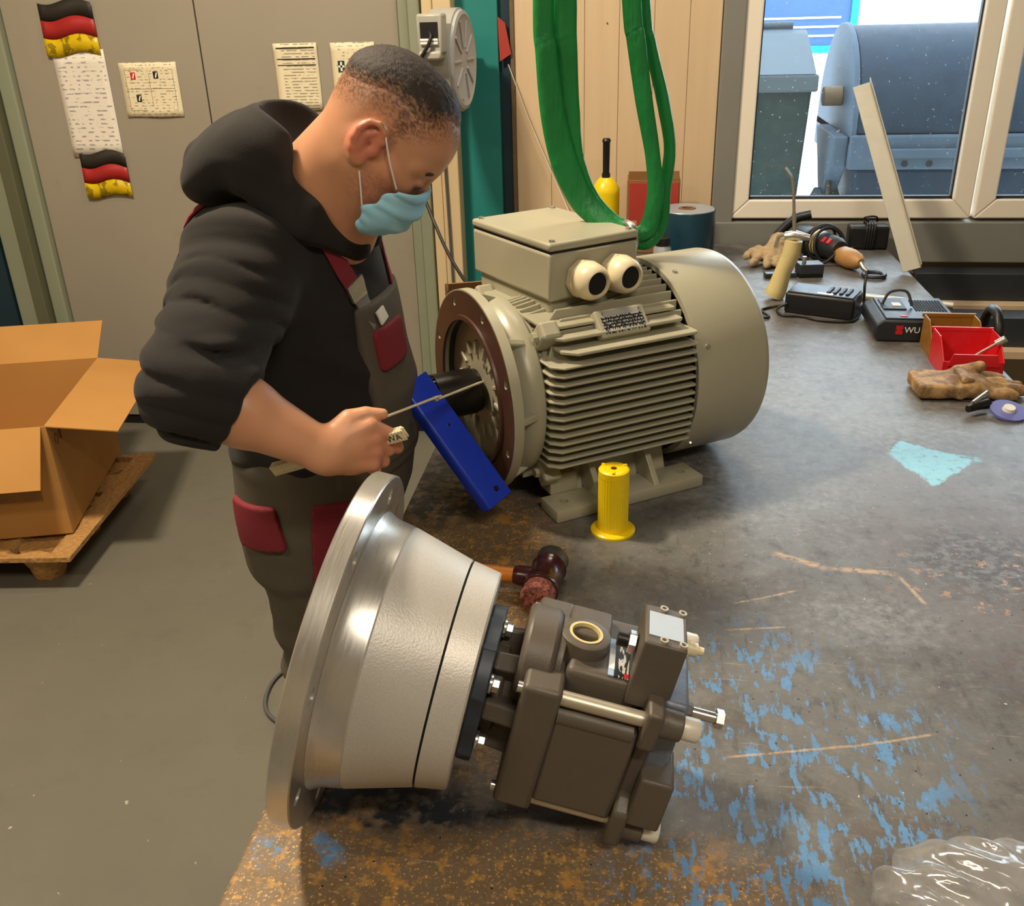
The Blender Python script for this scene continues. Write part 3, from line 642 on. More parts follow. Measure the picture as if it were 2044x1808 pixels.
# pump nose and mounting ears
MB().lathe([(0.160, 0.02), (0.160, 0.050), (0.172, 0.052), (0.176, 0.044), (0.19, 0.046), (0.20, 0.060), (0.20, 0.02)], 48).build('pump_nose', 'pump_paint', PU)
for sy, sz in ((-1, 0.25), (1, 0.25), (-0.55, -1), (0.55, -1), (-0.5, 1), (0.5, 1)):
    dv = Vector((0, sy, sz)).normalized(); w = dv.cross(Vector((1, 0, 0))) * 0.011
    P = [Vector((0.160, 0, 0)) + dv * 0.03, Vector((0.160, 0, 0)) + dv * 0.066, Vector((0.166, 0, 0)) + dv * 0.066, Vector((0.200, 0, 0)) + dv * 0.070, Vector((0.205, 0, 0)) + dv * 0.03]
    MB().rings([[p - w for p in P], [p + w for p in P]]).build('nose_web', 'pump_paint', PU, 0, 0.003)
# main castings
def rbox(x0, x1, y0, y1, z0, z1, name, mat='pump_paint', bev=0.008, parent=PU, seg=3):
    return MB().bb(x0, x1, y0, y1, z0, z1).build(name, mat, parent, 30, bev, seg)
rbox(0.194, 0.236, -0.083, 0.083, -0.090, 0.078, 'front_casting', bev=0.006)
rbox(0.234, 0.322, -0.080, 0.075, -0.076, 0.050, 'pump_body', bev=0.006)
rbox(0.234, 0.318, -0.050, 0.060, 0.040, 0.088, 'pump_shoulder', bev=0.008)
MB().cyl((0.236, -0.070, 0.044), (0.316, -0.070, 0.044), 0.0115, n=20).build('side_bead', 'pump_paint', PU)
# rounded hump over the front casting
hp = MB(); hp.prism([(-0.056, 0.04)] + [(-0.0 + 0.056 * math.cos(PI - PI * k / 16), 0.062 + 0.046 * math.sin(PI * k / 16)) for k in range(17)] + [(0.056, 0.04)], 0.184, 0.222, 'X').build('pump_hump', 'pump_paint', PU, 40, 0.006)
MB().prism([(-0.050, 0.05)] + [(0.050 * math.cos(PI - PI * k / 16), 0.064 + 0.040 * math.sin(PI * k / 16)) for k in range(17)] + [(0.050, 0.05)], 0.2215, 0.229, 'X').build('hump_rib', 'pump_paint', PU, 40, 0.001)
# port boss with pale thread ring
MB().lathe([(0.07, 0.030), (0.094, 0.028), (0.1025, 0.0275), (0.1035, 0.026), (0.1035, 0.018), (0.10, 0.0175)], 40, (0.2475, -0.004, 0), 'Z', capped=False).build('port_boss', 'pump_paint', PU, 40)
MB().bb(0.229, 0.276, 0.0, 0.05, 0.06, 0.100).build('boss_block', 'pump_paint', PU, 30, 0.004)
po = MB().lathe([(0.1036, 0.0185), (0.1046, 0.0185), (0.1046, 0.0155), (0.090, 0.0150)], 36, (0.2475, -0.004, 0), 'Z', capped=False).build('port_ring', 'bakelite_cream', PU, 40)
MB().cyl((0.2475, -0.004, 0.084), (0.2475, -0.004, 0.088), 0.0152, n=30).build('port_plug', 'rust_brown', po)
# type plate on top
t = NT('pump_label_print'); x, y, z = t.xyz()[:3]
bars = t.math('MULTIPLY', t.step(t.noise(1, 2, .5, co=t.mapping(scale=(260, 60, 1))), 0.5, 0.54), t.step(x, -0.001, 0.0))
MATS['pump_label'] = t.set(t.mix(t.step(x, -0.005, -0.0045), rgb('#a9c4e0'), t.mix(bars, rgb('#15171a'), rgb('#c8c8c4'))), 0.35)
lb = MB().box((0, 0, 0), (0.022, 0.062, 0.0014)).build('type_plate', 'pump_label', PU, 0, loc=(0.288, -0.014, 0.0892)); lb['label'] = 'black and pale blue type plate'
MB().box((-0.0075, -0.004, 0.0009), (0.006, 0.034, 0.0006)).build('white_sticker', 'label_white', lb, 0)
MB().box((0.0085, -0.027, 0.0009), (0.005, 0.006, 0.0006)).build('red_sticker', 'logo_red', lb, 0)
# control valve block
vb = rbox(0.300, 0.345, -0.056, 0.012, 0.066, 0.150, 'valve_block', bev=0.003)
MB().bb(0.3045, 0.3405, -0.0425, -0.0015, 0.1502, 0.1508).build('valve_label', 'label_blue', vb, 0)
for xx in (0.3195, 0.3395):
    for yy in (-0.0495, 0.0055):
        MB().lathe([(0.150, 0.0045), (0.1535, 0.0045), (0.1535, 0.0024), (0.151, 0.0022)], 16, (xx, yy, 0), 'Z', capped=False).build('socket_screw', 'steel_rod', vb, 40)
pl = MB().lathe([(0.345, 0.011), (0.352, 0.011), (0.352, 0.008), (0.361, 0.0075), (0.361, 0.005), (0.368, 0.0045), (0.368, 0.002)], 20, (0, -0.018, 0.128)).build('valve_plug', 'ivory_plastic', PU)
fit = MB().cyl((0.2985, -0.018, 0.118), (0.290, -0.018, 0.118), 0.0125, n=6).build('valve_fitting', 'zinc', PU, 0, 0.001)
MB().cyl((0.290, -0.018, 0.118), (0.279, -0.018, 0.118), 0.008, n=16).build('fitting_stub', 'black_steel', fit)
# rear castings
MB().prism([(-0.088, 0.088), (0.088, 0.088), (0.088, -0.045), (0.062, -0.060), (0.062, -0.102), (-0.088, -0.102), (-0.088, -0.055), (-0.070, -0.040), (-0.070, 0.028), (-0.088, 0.040)], 0.322, 0.340, 'X').build('rear_flange', 'pump_paint', PU, 30, 0.004)
rbox(0.339, 0.366, -0.060, 0.074, -0.080, 0.086, 'rear_cover', 'rear_casting', 0.005)
rbox(0.338, 0.374, -0.088, -0.030, -0.066, 0.002, 'rear_block', bev=0.004)
for yy, zz in ((-0.070, 0.068), (0.070, 0.072), (-0.066, -0.086)):
    MB().cyl((0.335, yy, zz), (0.362, yy, zz), 0.0165, 0.0155, n=28).build('corner_boss', 'pump_paint', PU, 40, 0.002)
    MB().lathe([(0.362, 0.0), (0.362, 0.0125), (0.378, 0.0125), (0.3805, 0.0105), (0.3805, 0.0)], 28, (0, yy, zz)).build('cap_screw', 'cap_white', PU, 40)
for yy, zz in ((-0.071, 0.066), (0.071, 0.066), (-0.068, -0.080), (0.068, -0.080)):
    MB().cyl((0.234, yy, zz), (0.323, yy, zz), 0.0082, n=20).build('tie_rod', 'steel_rod', PU)
    MB().cyl((0.189, yy, zz), (0.1945, yy, zz), 0.0062, n=14).build('rod_end', 'zinc', PU)
aj = MB().cyl((0.362, -0.030, 0.058), (0.376, -0.030, 0.058), 0.010, n=6).build('lock_nut', 'pump_paint', PU, 0, 0.001)
MB().cyl((0.376, -0.030, 0.058), (0.402, -0.030, 0.058), 0.0062, n=16).cyl((0.402, -0.030, 0.058), (0.410, -0.030, 0.058), 0.0105, n=6).build('adjusting_bolt', 'zinc', PU, 30)

# ------------------------------------------------------------------ yellow spool, hammer, blue bar
ys = thing('protective_cap', 'bright yellow ribbed plastic sleeve with a round foot, standing before the motor', 'plastic sleeve', (-0.031, 1.463, TZ))
MB().lathe([(0.0, 0.026), (0.0, 0.0395), (0.004, 0.0395), (0.0065, 0.036), (0.0065, 0.026)], 48, axis='Z').build('foot_rim', 'yellow_plastic', ys)
prof = []
rs = []
for a in np.linspace(0.006, 0.112, 6):
    rs.append([((0.0262 + 0.0007 * (k % 2)) * math.cos(2 * PI * k / 72), (0.0262 + 0.0007 * (k % 2)) * math.sin(2 * PI * k / 72), a) for k in range(72)])
MB().rings(rs).build('ribbed_body', 'yellow_plastic', ys, 20)
MB().lathe([(0.110, 0.010), (0.110, 0.0268), (0.121, 0.0268), (0.1235, 0.0245), (0.1245, 0.020), (0.1235, 0.006), (0.119, 0.0045), (0.119, 0.002)], 40, axis='Z').build('cap_top', 'yellow_plastic', ys, 40)
MB().cyl((0, 0, 0.1185), (0, 0, 0.1238), 0.0042, n=14).build('cap_hole', 'brown_primer', ys, 0)
for k in range(3):
    a = 0.5 + k * 2.1; MB().box((0.021 * math.cos(a), 0.021 * math.sin(a), 0.1245), (0.008, 0.005, 0.004), (0, 0, a)).build('cap_lug', 'yellow_plastic', ys, 0, 0.001)

t = NT('worn_mallet_face'); nn_ = t.noise(160, 4, .7); t.bump(nn_, 0.8, 0.002)
MATS['mallet_face'] = t.set(t.mix(t.step(nn_, 0.4, 0.6), rgb('#5a2426'), rgb('#a5644f')), 0.75)
hd = Vector((-0.1235, 1.312, 0)); hn = Vector((-0.1395, 1.185, 0)); ax = (hn - hd).normalized()
hm = thing('mallet', 'dark red plastic mallet with an orange handle lying behind the pump', 'mallet', (-0.131, 1.25, TZ + 0.031), (0, 0, math.atan2(ax.y, ax.x)))
MB().lathe([(-0.036, 0.020), (-0.034, 0.0275), (-0.030, 0.0285), (-0.026, 0.026), (0.020, 0.026), (0.024, 0.0285), (0.034, 0.0285), (0.036, 0.026)], 32).build('head_body', 'hammer_body', hm, 50)
MB().lathe([(0.030, 0.020), (0.030, 0.0255), (0.060, 0.0265), (0.064, 0.025), (0.066, 0.020), (0.067, 0.0)], 32).build('striking_face', 'mallet_face', hm, 50)
MB().lathe([(-0.030, 0.020), (-0.030, 0.0255), (-0.058, 0.0265), (-0.062, 0.024), (-0.063, 0.018), (-0.063, 0.0)], 32).build('striking_face', 'hammer_grey', hm, 50)
MB().lathe([(0.018, 0.0), (0.018, 0.016), (0.040, 0.0165), (0.044, 0.0155), (0.050, 0.0138), (0.050, 0.0)], 24, axis='Y').build('handle_socket', 'hammer_body', hm, 50, rot=(math.radians(0), 0, PI))
hh = [((0.0, -0.040, 0.0), 0.0115), ((0.004, -0.10, 0.0), 0.0135), ((0.006, -0.15, -0.004), 0.014), ((0.006, -0.21, -0.010), 0.0125), ((0.006, -0.27, -0.0145), 0.0145), ((0.006, -0.305, -0.0165), 0.013)]
MB().tube(smooth_path([p for p, r in hh], 5), [float(np.interp(i / 25, np.linspace(0, 1, 6), [r for p, r in hh])) for i in range(26)], 16).build('handle', 'orange_wood', hm, 60)

# blue angle bar leaning over the shaft
def oriented(name, label, cat, p0, p1, up):
    x = (Vector(p1) - Vector(p0)).normalized(); z = Vector(up); z = (z - x * z.dot(x)).normalized(); y = z.cross(x)
    o = thing(name, label, cat); o.matrix_world = Matrix(((x.x, y.x, z.x, p0[0]), (x.y, y.y, z.y, p0[1]), (x.z, y.z, z.z, p0[2]), (0, 0, 0, 1)))
    return o, (Vector(p1) - Vector(p0)).length
bar, BL = oriented('angle_bar', 'bright blue painted steel angle bar slanting in front of the motor shaft', 'steel bar', (-0.381, 1.494, 1.117), (-0.228, 1.442, 0.912), (0.35, -0.45, 0.75))
ang = MB().rings([[(x_, a, b) for a, b in ((-0.027, 0.0), (0.028, 0.0), (0.028, 0.004), (-0.025, 0.004), (-0.029, 0.003), (-0.031, 0.0), (-0.031, -0.022), (-0.027, -0.022))] for x_ in (0, BL)])
ao = ang.build('angle_profile', 'blue_paint', bar, 30, 0.001, 1)
carve(ao, [MB().cyl((BL - 0.022, 0.006, -0.02), (BL - 0.022, 0.006, 0.02), 0.0055, n=14), MB().cyl((0.10, 0.002, -0.02), (0.10, 0.002, 0.02), 0.003, n=10)])

# ------------------------------------------------------------------ papers and flags on the door
def ink_mat(name, paper, ink, rows, colw, x0, x1, seed=0.0, dens=0.5, boxes=False):
    t = NT(name); x, y, z = t.xyz()[:3]
    fr_ = t.math('FRACT', t.math('MULTIPLY', z, rows)); ln = t.math('MULTIPLY', t.step(fr_, 0.30, 0.38), t.step(fr_, 0.78, 0.70))
    wd = t.noise(1, 2, 0.5, co=t.mapping(scale=(colw, 1, rows * 0.93), loc=(seed, 0, 0)))
    k = t.math('MULTIPLY', ln, t.step(wd, dens, dens + 0.06)); k = t.math('MULTIPLY', k, t.math('MULTIPLY', t.step(x, x0, x0 + 0.004), t.step(x, x1, x1 - 0.004)))
    k = t.math('MULTIPLY', k, 0.65)
    MATS[name] = t.set(t.mix(k, t.mix(t.noise(3, 3), paper, tuple(c * 0.95 for c in paper[:3]) + (1,)), ink), 0.75); return name
cream = rgb('#e9dfc0'); white = rgb('#e9e6dc')
def sheet(name, label, x0, x1, z0, z1, mat, tilt=0.0, y=WY - 0.033, curl=0.004):
    w, h = x1 - x0, z1 - z0
    o = thing(name, label, 'paper', ((x0 + x1) / 2, y, (z0 + z1) / 2), (0, tilt, 0))
    b = MB(); nx = 8; vs = []; fs = []
    for j in range(nx + 1):
        for i in range(nx + 1):
            u, v = i / nx - 0.5, j / nx - 0.5; vs.append((u * w, -0.0006 - curl * (abs(v) * 2) ** 4 * (0.5 + 0.5 * math.sin(u * 7 + w * 30)), v * h))
    for j in range(nx):
        for i in range(nx): a = j * (nx + 1) + i; fs.append((a, a + 1, a + nx + 2, a + nx + 1))
    b.add(vs, fs); p = b.build('page', mat, o, 180); sd = p.modifiers.new('thickness', 'SOLIDIFY'); sd.thickness = 0.0004
    return o
K = 3.717 / 3.3   # sheets hang on the door leaf
p1 = sheet('notice_sheet', 'cream evacuation notice with small red and green symbols, left of the door seam', -2.025, -1.790, 1.335, 1.535, ink_mat('print_notice', cream, rgb('#54504a'), 95, 60, -0.105, 0.105, 1.0))
for xx, zz, m_ in ((-0.066, 0.052, 'logo_red'), (0.028, 0.054, 'ink'), (-0.056, -0.030, 'ink')):
    s = MB().bb(xx - 0.010, xx + 0.010, -0.0022, -0.0014, zz - 0.013, zz + 0.013).build('printed_symbol', m_, p1, 0)
    MB().box((xx + 0.002, -0.0024, zz), (0.005, 0.0004, 0.019), (0, 0.35, 0)).build('symbol_figure', 'label_white', s, 0)
MB().bb(-0.098, 0.098, -0.0016, -0.0012, 0.073, 0.0742).bb(-0.098, 0.098, -0.0016, -0.0012, -0.0752, -0.074).bb(-0.098, -0.097, -0.0016, -0.0012, -0.075, 0.074).bb(0.097, 0.098, -0.0016, -0.0012, -0.075, 0.074).bb(-0.002, -0.001, -0.0016, -0.0012, -0.075, 0.074).bb(-0.098, 0.098, -0.0016, -0.0012, 0.004, 0.005).build('printed_grid', 'ink', p1, 0)
p2_ = sheet('instruction_sheet', 'tall cream instruction sheet with dark ruled header, behind the hood', -1.392, -1.222, 1.352, 1.590, ink_mat('print_instr', cream, rgb('#4a463f'), 92, 45, -0.058, 0.075, 4.0, 0.42))
MB().bb(-0.075, 0.075, -0.0048, -0.004, 0.1005, 0.1045).bb(-0.075, 0.075, -0.0024, -0.0016, 0.062, 0.0655).bb(-0.075, 0.075, -0.0022, -0.0014, 0.041, 0.044).build('header_rules', 'ink', p2_, 0)
p3_ = sheet('first_aid_sheet', 'cream first aid notice with a green cross beside the head', -1.169, -1.000, 1.350, 1.588, ink_mat('print_aid', cream, rgb('#6a655c'), 90, 45, -0.07, 0.075, 9.0, 0.5))
simple('sign_green', '#164034', 0.6); cr = MB().bb(-0.062, -0.036, -0.0022, -0.0014, 0.016, 0.056).build('printed_symbol', 'sign_green', p3_, 0)
MB().bb(-0.0525, -0.0455, -0.0027, -0.0022, 0.020, 0.052).bb(-0.0605, -0.0375, -0.0027, -0.0022, 0.0325, 0.0395).build('white_cross', 'label_white', cr, 0)
cal = sheet('wall_calendar', 'long white printed year planner hanging between two flag prints', -2.290, -2.075, 1.185, 1.585, ink_mat('print_cal', rgb('#ece7dc'), rgb('#6d6880'), 62, 34, -0.10, 0.10, 2.0, 0.5))
def flag(name, label, x0, x1, z0, z1, y, gold=0.30):
    w, h = x1 - x0, z1 - z0
    o = thing(name, label, 'flag', ((x0 + x1) / 2, y, (z0 + z1) / 2)); k = 12
    simple('flag_black', '#26211c', 0.6); simple('flag_red', '#a32222', 0.5); t = NT('flag_gold'); t.bump(t.noise(40, 4), 0.6, 0.003)
    MATS['flag_gold'] = t.set(t.mix(t.step(t.noise(22, 4, .6), 0.52, 0.58), rgb('#d6b60a'), rgb('#8f7a0c')), 0.35)
    wv = lambda u: 0.010 * math.sin(u * 6.5 + 0.5)
    for nm, m_, a, b in (('black_band', 'flag_black', 0.68, 1.0), ('red_band', 'flag_red', 0.34, 0.68), ('gold_band', 'flag_gold', 0.0, 0.34)):
        vs = []; fs = []
        for i in range(k + 1):
            u = i / k - 0.5
            for q in (0, 0.5, 1): v = (a + (b - a) * q) - 0.5; vs.append((u * w, -0.002 - 0.003 * math.cos(u * 9 + v * 3), v * h + wv(u)))
        for i in range(k):
            for q in (0, 1): c_ = i * 3 + q; fs.append((c_, c_ + 3, c_ + 4, c_ + 1))
        p = MB().add(vs, fs).build(nm, m_, o, 180); p.modifiers.new('thickness', 'SOLIDIFY').thickness = 0.0006
    return o
flag('flag_print', 'black red gold flag print under the calendar', -2.265, -2.068, 1.030, 1.205, WY - 0.040)
flag('flag_print', 'black red gold flag print above the calendar, cut by the frame top', -2.305, -2.085, 1.570, 1.755, WY - 0.040)

# ------------------------------------------------------------------ cable reel on the cream post
RL = thing('cable_reel', 'grey enclosed cable reel mounted on the cream post above the head', 'cable reel', (-0.665, WY - 0.30, 1.53), (0, 0, math.radians(-5)))
MB().lathe([(-0.055, 0.05), (-0.055, 0.150), (-0.045, 0.165), (0.040, 0.165), (0.044, 0.158), (0.044, 0.05)], 64).build('drum', 'reel_grey', RL, 40)
MB().lathe([(0.040, 0.03), (0.040, 0.160), (0.052, 0.157), (0.056, 0.145), (0.050, 0.135), (0.050, 0.03)], 64).build('drum_face', 'reel_face', RL, 40)
for k in range(10):
    a = 2 * PI * k / 10; MB().box((0.052, 0.085 * math.cos(a), 0.085 * math.sin(a)), (0.006, 0.09, 0.008), (a, 0, 0)).build('face_rib', 'reel_face', RL, 0, 0.002)
ob = MB().bb(-0.050, 0.036, -0.205, -0.140, 0.03, 0.15).build('outlet_box', 'reel_grey', RL, 35, 0.008)
MB().bb(-0.036, 0.022, -0.209, -0.203, 0.075, 0.125).build('outlet_mouth', 'black_hole', ob, 0)
for zz in (0.062, 0.072): MB().cyl((-0.036, -0.209, zz), (0.022, -0.209, zz), 0.005, n=12).build('outlet_roller', 'white_paint', ob)
MB().bb(-0.046, 0.030, -0.214, -0.150, 0.012, 0.040).build('outlet_lip', 'reel_grey', ob, 35, 0.008)
MB().box((0.012, -0.13, -0.095), (0.012, 0.02, 0.06), (math.radians(-35), 0, 0)).build('latch', 'ivory_plastic', RL, 0, 0.003)
MB().bb(-0.04, 0.03, 0.05, 0.215, -0.05, 0.05).build('wall_bracket', 'reel_grey', RL, 0, 0.004)
rm = RL.matrix_basis.copy(); rm = Matrix.Translation((-0.665, WY - 0.30, 1.53)) @ Euler((0, 0, math.radians(-5))).to_matrix().to_4x4(); ri = rm.inverted()
cpath = [rm @ Vector((-0.008, -0.20, 0.10)), rm @ Vector((-0.006, -0.222, 0.06)), Vector((-0.795, 3.25, 1.44)), Vector((-0.785, 3.24, 1.30)), Vector((-0.755, 3.22, 1.18)), Vector((-0.69, 3.15, 1.04)), Vector((-0.60, 3.02, 0.925)), Vector((-0.50, 2.9, 0.866)), Vector((-0.34, 2.85, 0.8575)), Vector((-0.2, 2.98, 0.8575))]
MB().tube([ri @ p for p in smooth_path(cpath, 8)], 0.006, 8).build('cable', 'cable_black', RL, 60)
cp2 = [Vector((-0.745, WY - 0.13, 1.36)), Vector((-0.74, WY - 0.125, 1.2)), Vector((-0.735, WY - 0.125, 0.9)), Vector((-0.73, WY - 0.125, 0.5))]
MB().tube([ri @ p for p in smooth_path(cp2, 6)], 0.005, 8).build('feed_cable', 'cable_grey', RL, 60)
pn = thing('pennant', 'red cloth pennant hanging at the dark gap left of the boards', 'pennant', (-0.512, WY - 0.03, 1.54))
MB().prism([(-0.022, 0.12), (0.004, 0.10), (0.024, -0.005), (-0.018, -0.03)], -0.004, 0.002, 'Y').build('cloth', 'box_red', pn, 0)
tc = thing('thin_cord', 'thin pale cord slanting down the cream boards', 'cord')
MB().tube(smooth_path([(-0.50, WY - 0.03, 1.50), (-0.42, WY - 0.035, 1.29), (-0.30, WY - 0.04, 1.02), (-0.22, WY - 0.09, 0.853)], 6), 0.0022, 6).build('strand', 'white_label', tc, 60)

# ------------------------------------------------------------------ green round sling through the lifting eye
t = NT('sling_weave'); w1 = t.noise(1, 3, .6, co=t.mapping(scale=(140, 140, 14))); t.bump(t.math('ADD', w1, t.noise(26, 4)), 0.5, 0.004)
MATS['sling_weave'] = t.set(t.mix(t.noise(9, 4), rgb('#0b6b31'), rgb('#1c9a4d')), 0.42)
SL = thing('round_sling', 'green textile lifting sling hanging in a loop through the motor lifting eye', 'lifting sling', (-0.02, 1.80, 1.30))
so = Vector((-0.02, 1.80, 1.30))
def band(name, pts, wid, nrm, th):
    P = smooth_path([Vector(p) - so for p in pts], 10); N = len(P)
    W = [float(np.interp(i / (N - 1), np.linspace(0, 1, len(wid)), wid)) for i in range(N)]
    nr = [Vector(nrm(i / (N - 1))) for i in range(N)]; rs = []
    for i, p in enumerate(P):
        tt = (P[min(i + 1, N - 1)] - P[max(i - 1, 0)]).normalized(); ww = tt.cross(nr[i]).normalized(); nn_ = ww.cross(tt)
        ring = []
        for k in range(16):
            a = 2 * PI * k / 16; wob = 1 + 0.10 * math.sin(k * 2.0 + i * 0.7) + 0.06 * math.sin(i * 1.9 + k)
            ring.append(p + ww * (W[i] / 2 * math.cos(a)) + nn_ * (th / 2 * math.copysign(abs(math.sin(a)) ** 0.8, math.sin(a)) * wob))
        rs.append(ring)
    MB().rings(rs).build(name, 'sling_weave', SL, 60)
band('sling_band', [(-0.150, 1.77, 2.60), (-0.168, 1.79, 2.05), (-0.178, 1.80, 1.70), (-0.173, 1.80, 1.62), (-0.162, 1.80, 1.516), (-0.140, 1.80, 1.43), (-0.106, 1.80, 1.362), (-0.062, 1.794, 1.325), (-0.022, 1.786, 1.312)], [0.036, 0.036, 0.036, 0.040, 0.046, 0.052, 0.050, 0.040, 0.024], lambda s: (0.15, -1, 0.1 + 0.5 * s), 0.016)
band('sling_band', [(-0.135, 1.80, 2.60), (-0.140, 1.81, 2.05), (-0.146, 1.815, 1.70), (-0.145, 1.815, 1.62), (-0.140, 1.815, 1.516), (-0.126, 1.812, 1.435), (-0.10, 1.81, 1.37), (-0.06, 1.80, 1.33), (-0.022, 1.79, 1.316)], [0.05, 0.05, 0.052, 0.052, 0.052, 0.040, 0.040, 0.034, 0.022], lambda s: (-0.1, -1, 0.1 + 0.4 * s), 0.014)
band('sling_band', [(-0.10, 1.77, 2.60), (-0.055, 1.79, 2.05), (-0.026, 1.80, 1.70), (-0.017, 1.80, 1.64), (0.0, 1.80, 1.54), (0.019, 1.80, 1.445), (0.026, 1.80, 1.375), (0.014, 1.80, 1.312), (-0.02, 1.792, 1.300)], [0.034, 0.034, 0.034, 0.034, 0.032, 0.028, 0.030, 0.034, 0.024], lambda s: (-0.25, -1, 0.1), 0.016)
band('sling_band', [(-0.085, 1.81, 2.60), (-0.035, 1.82, 2.05), (-0.004, 1.825, 1.70), (0.008, 1.825, 1.63), (0.033, 1.825, 1.54), (0.050, 1.825, 1.455), (0.044, 1.822, 1.385), (0.034, 1.82, 1.318), (0.010, 1.812, 1.290), (-0.026, 1.792, 1.298)], [0.020, 0.020, 0.020, 0.022, 0.024, 0.022, 0.024, 0.040, 0.044, 0.026], lambda s: (-0.5, -1, 0.1), 0.018)

# ------------------------------------------------------------------ things at the back of the bench
YB = thing('grease_gun', 'yellow cylinder with a black upright handle against the boards', 'grease gun', (-0.127, 3.52, TZ))
MB().lathe([(0.0, 0.030), (0.0, 0.050), (0.22, 0.050), (0.236, 0.050), (0.262, 0.034), (0.275, 0.022), (0.275, 0.01)], 36, axis='Z').build('barrel', 'yellow_plastic', YB, 40)
MB().tube([(-0.045, -0.01, 0.235), (-0.062, -0.012, 0.238), (-0.066, -0.012, 0.20)], 0.011, 10).build('spout', 'yellow_plastic', YB, 60)
MB().lathe([(0.273, 0.015), (0.29, 0.015), (0.29, 0.012), (0.395, 0.013), (0.402, 0.016), (0.41, 0.012), (0.412, 0.0)], 20, axis='Z').build('handle', 'black_plastic', YB, 40)
RB = thing('parts_carton', 'dark red and brown carton behind the green sling', 'box', (0.045, 3.58, TZ))
MB().bb(-0.095, 0.095, -0.06, 0.06, 0, 0.265).build('carton_body', 'cardboard_brown', RB, 0, 0.003)
MB().bb(-0.086, 0.090, -0.0625, -0.0605, 0.10, 0.255).build('red_panel', 'box_red', RB, 0, 0.003)
for xx, a in ((-0.05, 0.4), (0.05, -0.3)): MB().box((xx, -0.058, 0.28), (0.08, 0.003, 0.03), (a * 0.2, 0, 0)).build('flap', 'cardboard_brown', RB, 0)
CR = thing('tape_roll', 'wide dark teal roll with silver top face near the window', 'roll', (0.163, 3.40, TZ))
MB().lathe([(0.0, 0.03), (0.0, 0.098), (0.002, 0.100), (0.180, 0.100), (0.185, 0.098), (0.185, 0.03)], 64, axis='Z').build('roll_body', 'roll_teal', CR, 40)
MB().lathe([(0.184, 0.030), (0.1872, 0.031), (0.1872, 0.094), (0.184, 0.096)], 64, axis='Z', capped=False).build('roll_top', 'silver_tape', CR, 40)
MB().lathe([(0.150, 0.019), (0.1895, 0.019), (0.1895, 0.029), (0.150, 0.029)], 32, axis='Z', capped=False).build('core', 'cardboard_brown', CR, 40)
BC = thing('small_carton', 'small brown cardboard carton behind the terminal box', 'box', (-0.13, 3.05, TZ))
MB().bb(-0.28, 0.12, -0.06, 0.06, 0.0, 0.205).build('carton_body', 'cardboard_brown', BC, 0, 0.003)
MB().box((-0.02, -0.061, 0.19), (0.2, 0.003, 0.05), (-0.35, 0, 0)).build('carton_flap', 'cardboard', BC, 0)
BP = thing('blue_funnel', 'small blue plastic cone behind the motor fan cover', 'funnel', (0.03, 2.72, TZ))
MB().lathe([(0, 0.03), (0.0, 0.034), (0.01, 0.034), (0.12, 0.012), (0.17, 0.003), (0.17, 0.0)], 20, axis='Z').build('cone', 'blue_paint', BP, 40)
SC_ = thing('clear_jar', 'small grey jar between the sling and the dark roll', 'jar', (0.078, 3.22, TZ))
MB().lathe([(0, 0.0), (0, 0.03), (0.09, 0.03), (0.10, 0.022), (0.115, 0.022), (0.117, 0.0)], 24, axis='Z').build('jar_body', 'silver_tape', SC_, 40)
MB().lathe([(0.1, 0.0), (0.1, 0.025), (0.125, 0.025), (0.127, 0.0)], 24, axis='Z').build('jar_lid', 'black_plastic', SC_, 40)
for i, (xx, yy, hh_, mm) in enumerate(((-0.57, 3.05, 0.20, 'brown_primer'),)):
    q = thing('rust_brown_carton', 'reddish brown carton behind the motor flange', 'box', (-0.50, 2.62, TZ), (0, 0, 0.3))
    MB().bb(-0.05, 0.05, -0.04, 0.04, 0, 0.12).build('carton_body', 'brown_primer', q, 0, 0.003)
    MB().box((0.0, -0.052, 0.13), (0.098, 0.003, 0.04), (0.6, 0, 0)).build('carton_flap', 'cardboard_brown', q, 0)

# ------------------------------------------------------------------ tools on the right of the bench
AG = thing('air_gun', 'cream handled blow gun with a long bent steel nozzle, standing upright', 'blow gun', (0.447, 2.93, TZ + 0.009), (0, 0, -0.3))
hp_ = smooth_path([(-0.028, 0, 0.0), (-0.018, 0, 0.03), (-0.006, 0, 0.08), (0.010, 0, 0.13), (0.016, 0, 0.175)], 6)
MB().tube(hp_, [float(np.interp(i / 24, [0, .15, .5, .8, 1], [0.030, 0.031, 0.025, 0.027, 0.026])) for i in range(25)], 18).build('grip', 'bakelite_cream', AG, 60)
MB().tube([(-0.010, 0, 0.185), (0.02, 0, 0.190), (0.062, 0.0, 0.186)], [0.014, 0.016, 0.008], 14).build('valve_body', 'zinc', AG, 60)
MB().tube([(-0.012, 0, 0.192), (-0.030, 0, 0.182), (-0.036, 0, 0.15)], 0.006, 8).build('trigger', 'zinc', AG, 60)
MB().tube(smooth_path([(0.016, 0, 0.195), (0.010, 0, 0.24), (0.002, 0, 0.31), (-0.008, 0, 0.355), (-0.030, 0, 0.385)], 6), [0.006] * 8 + [0.0045] * 17, 10).build('nozzle', 'zinc', AG, 60)

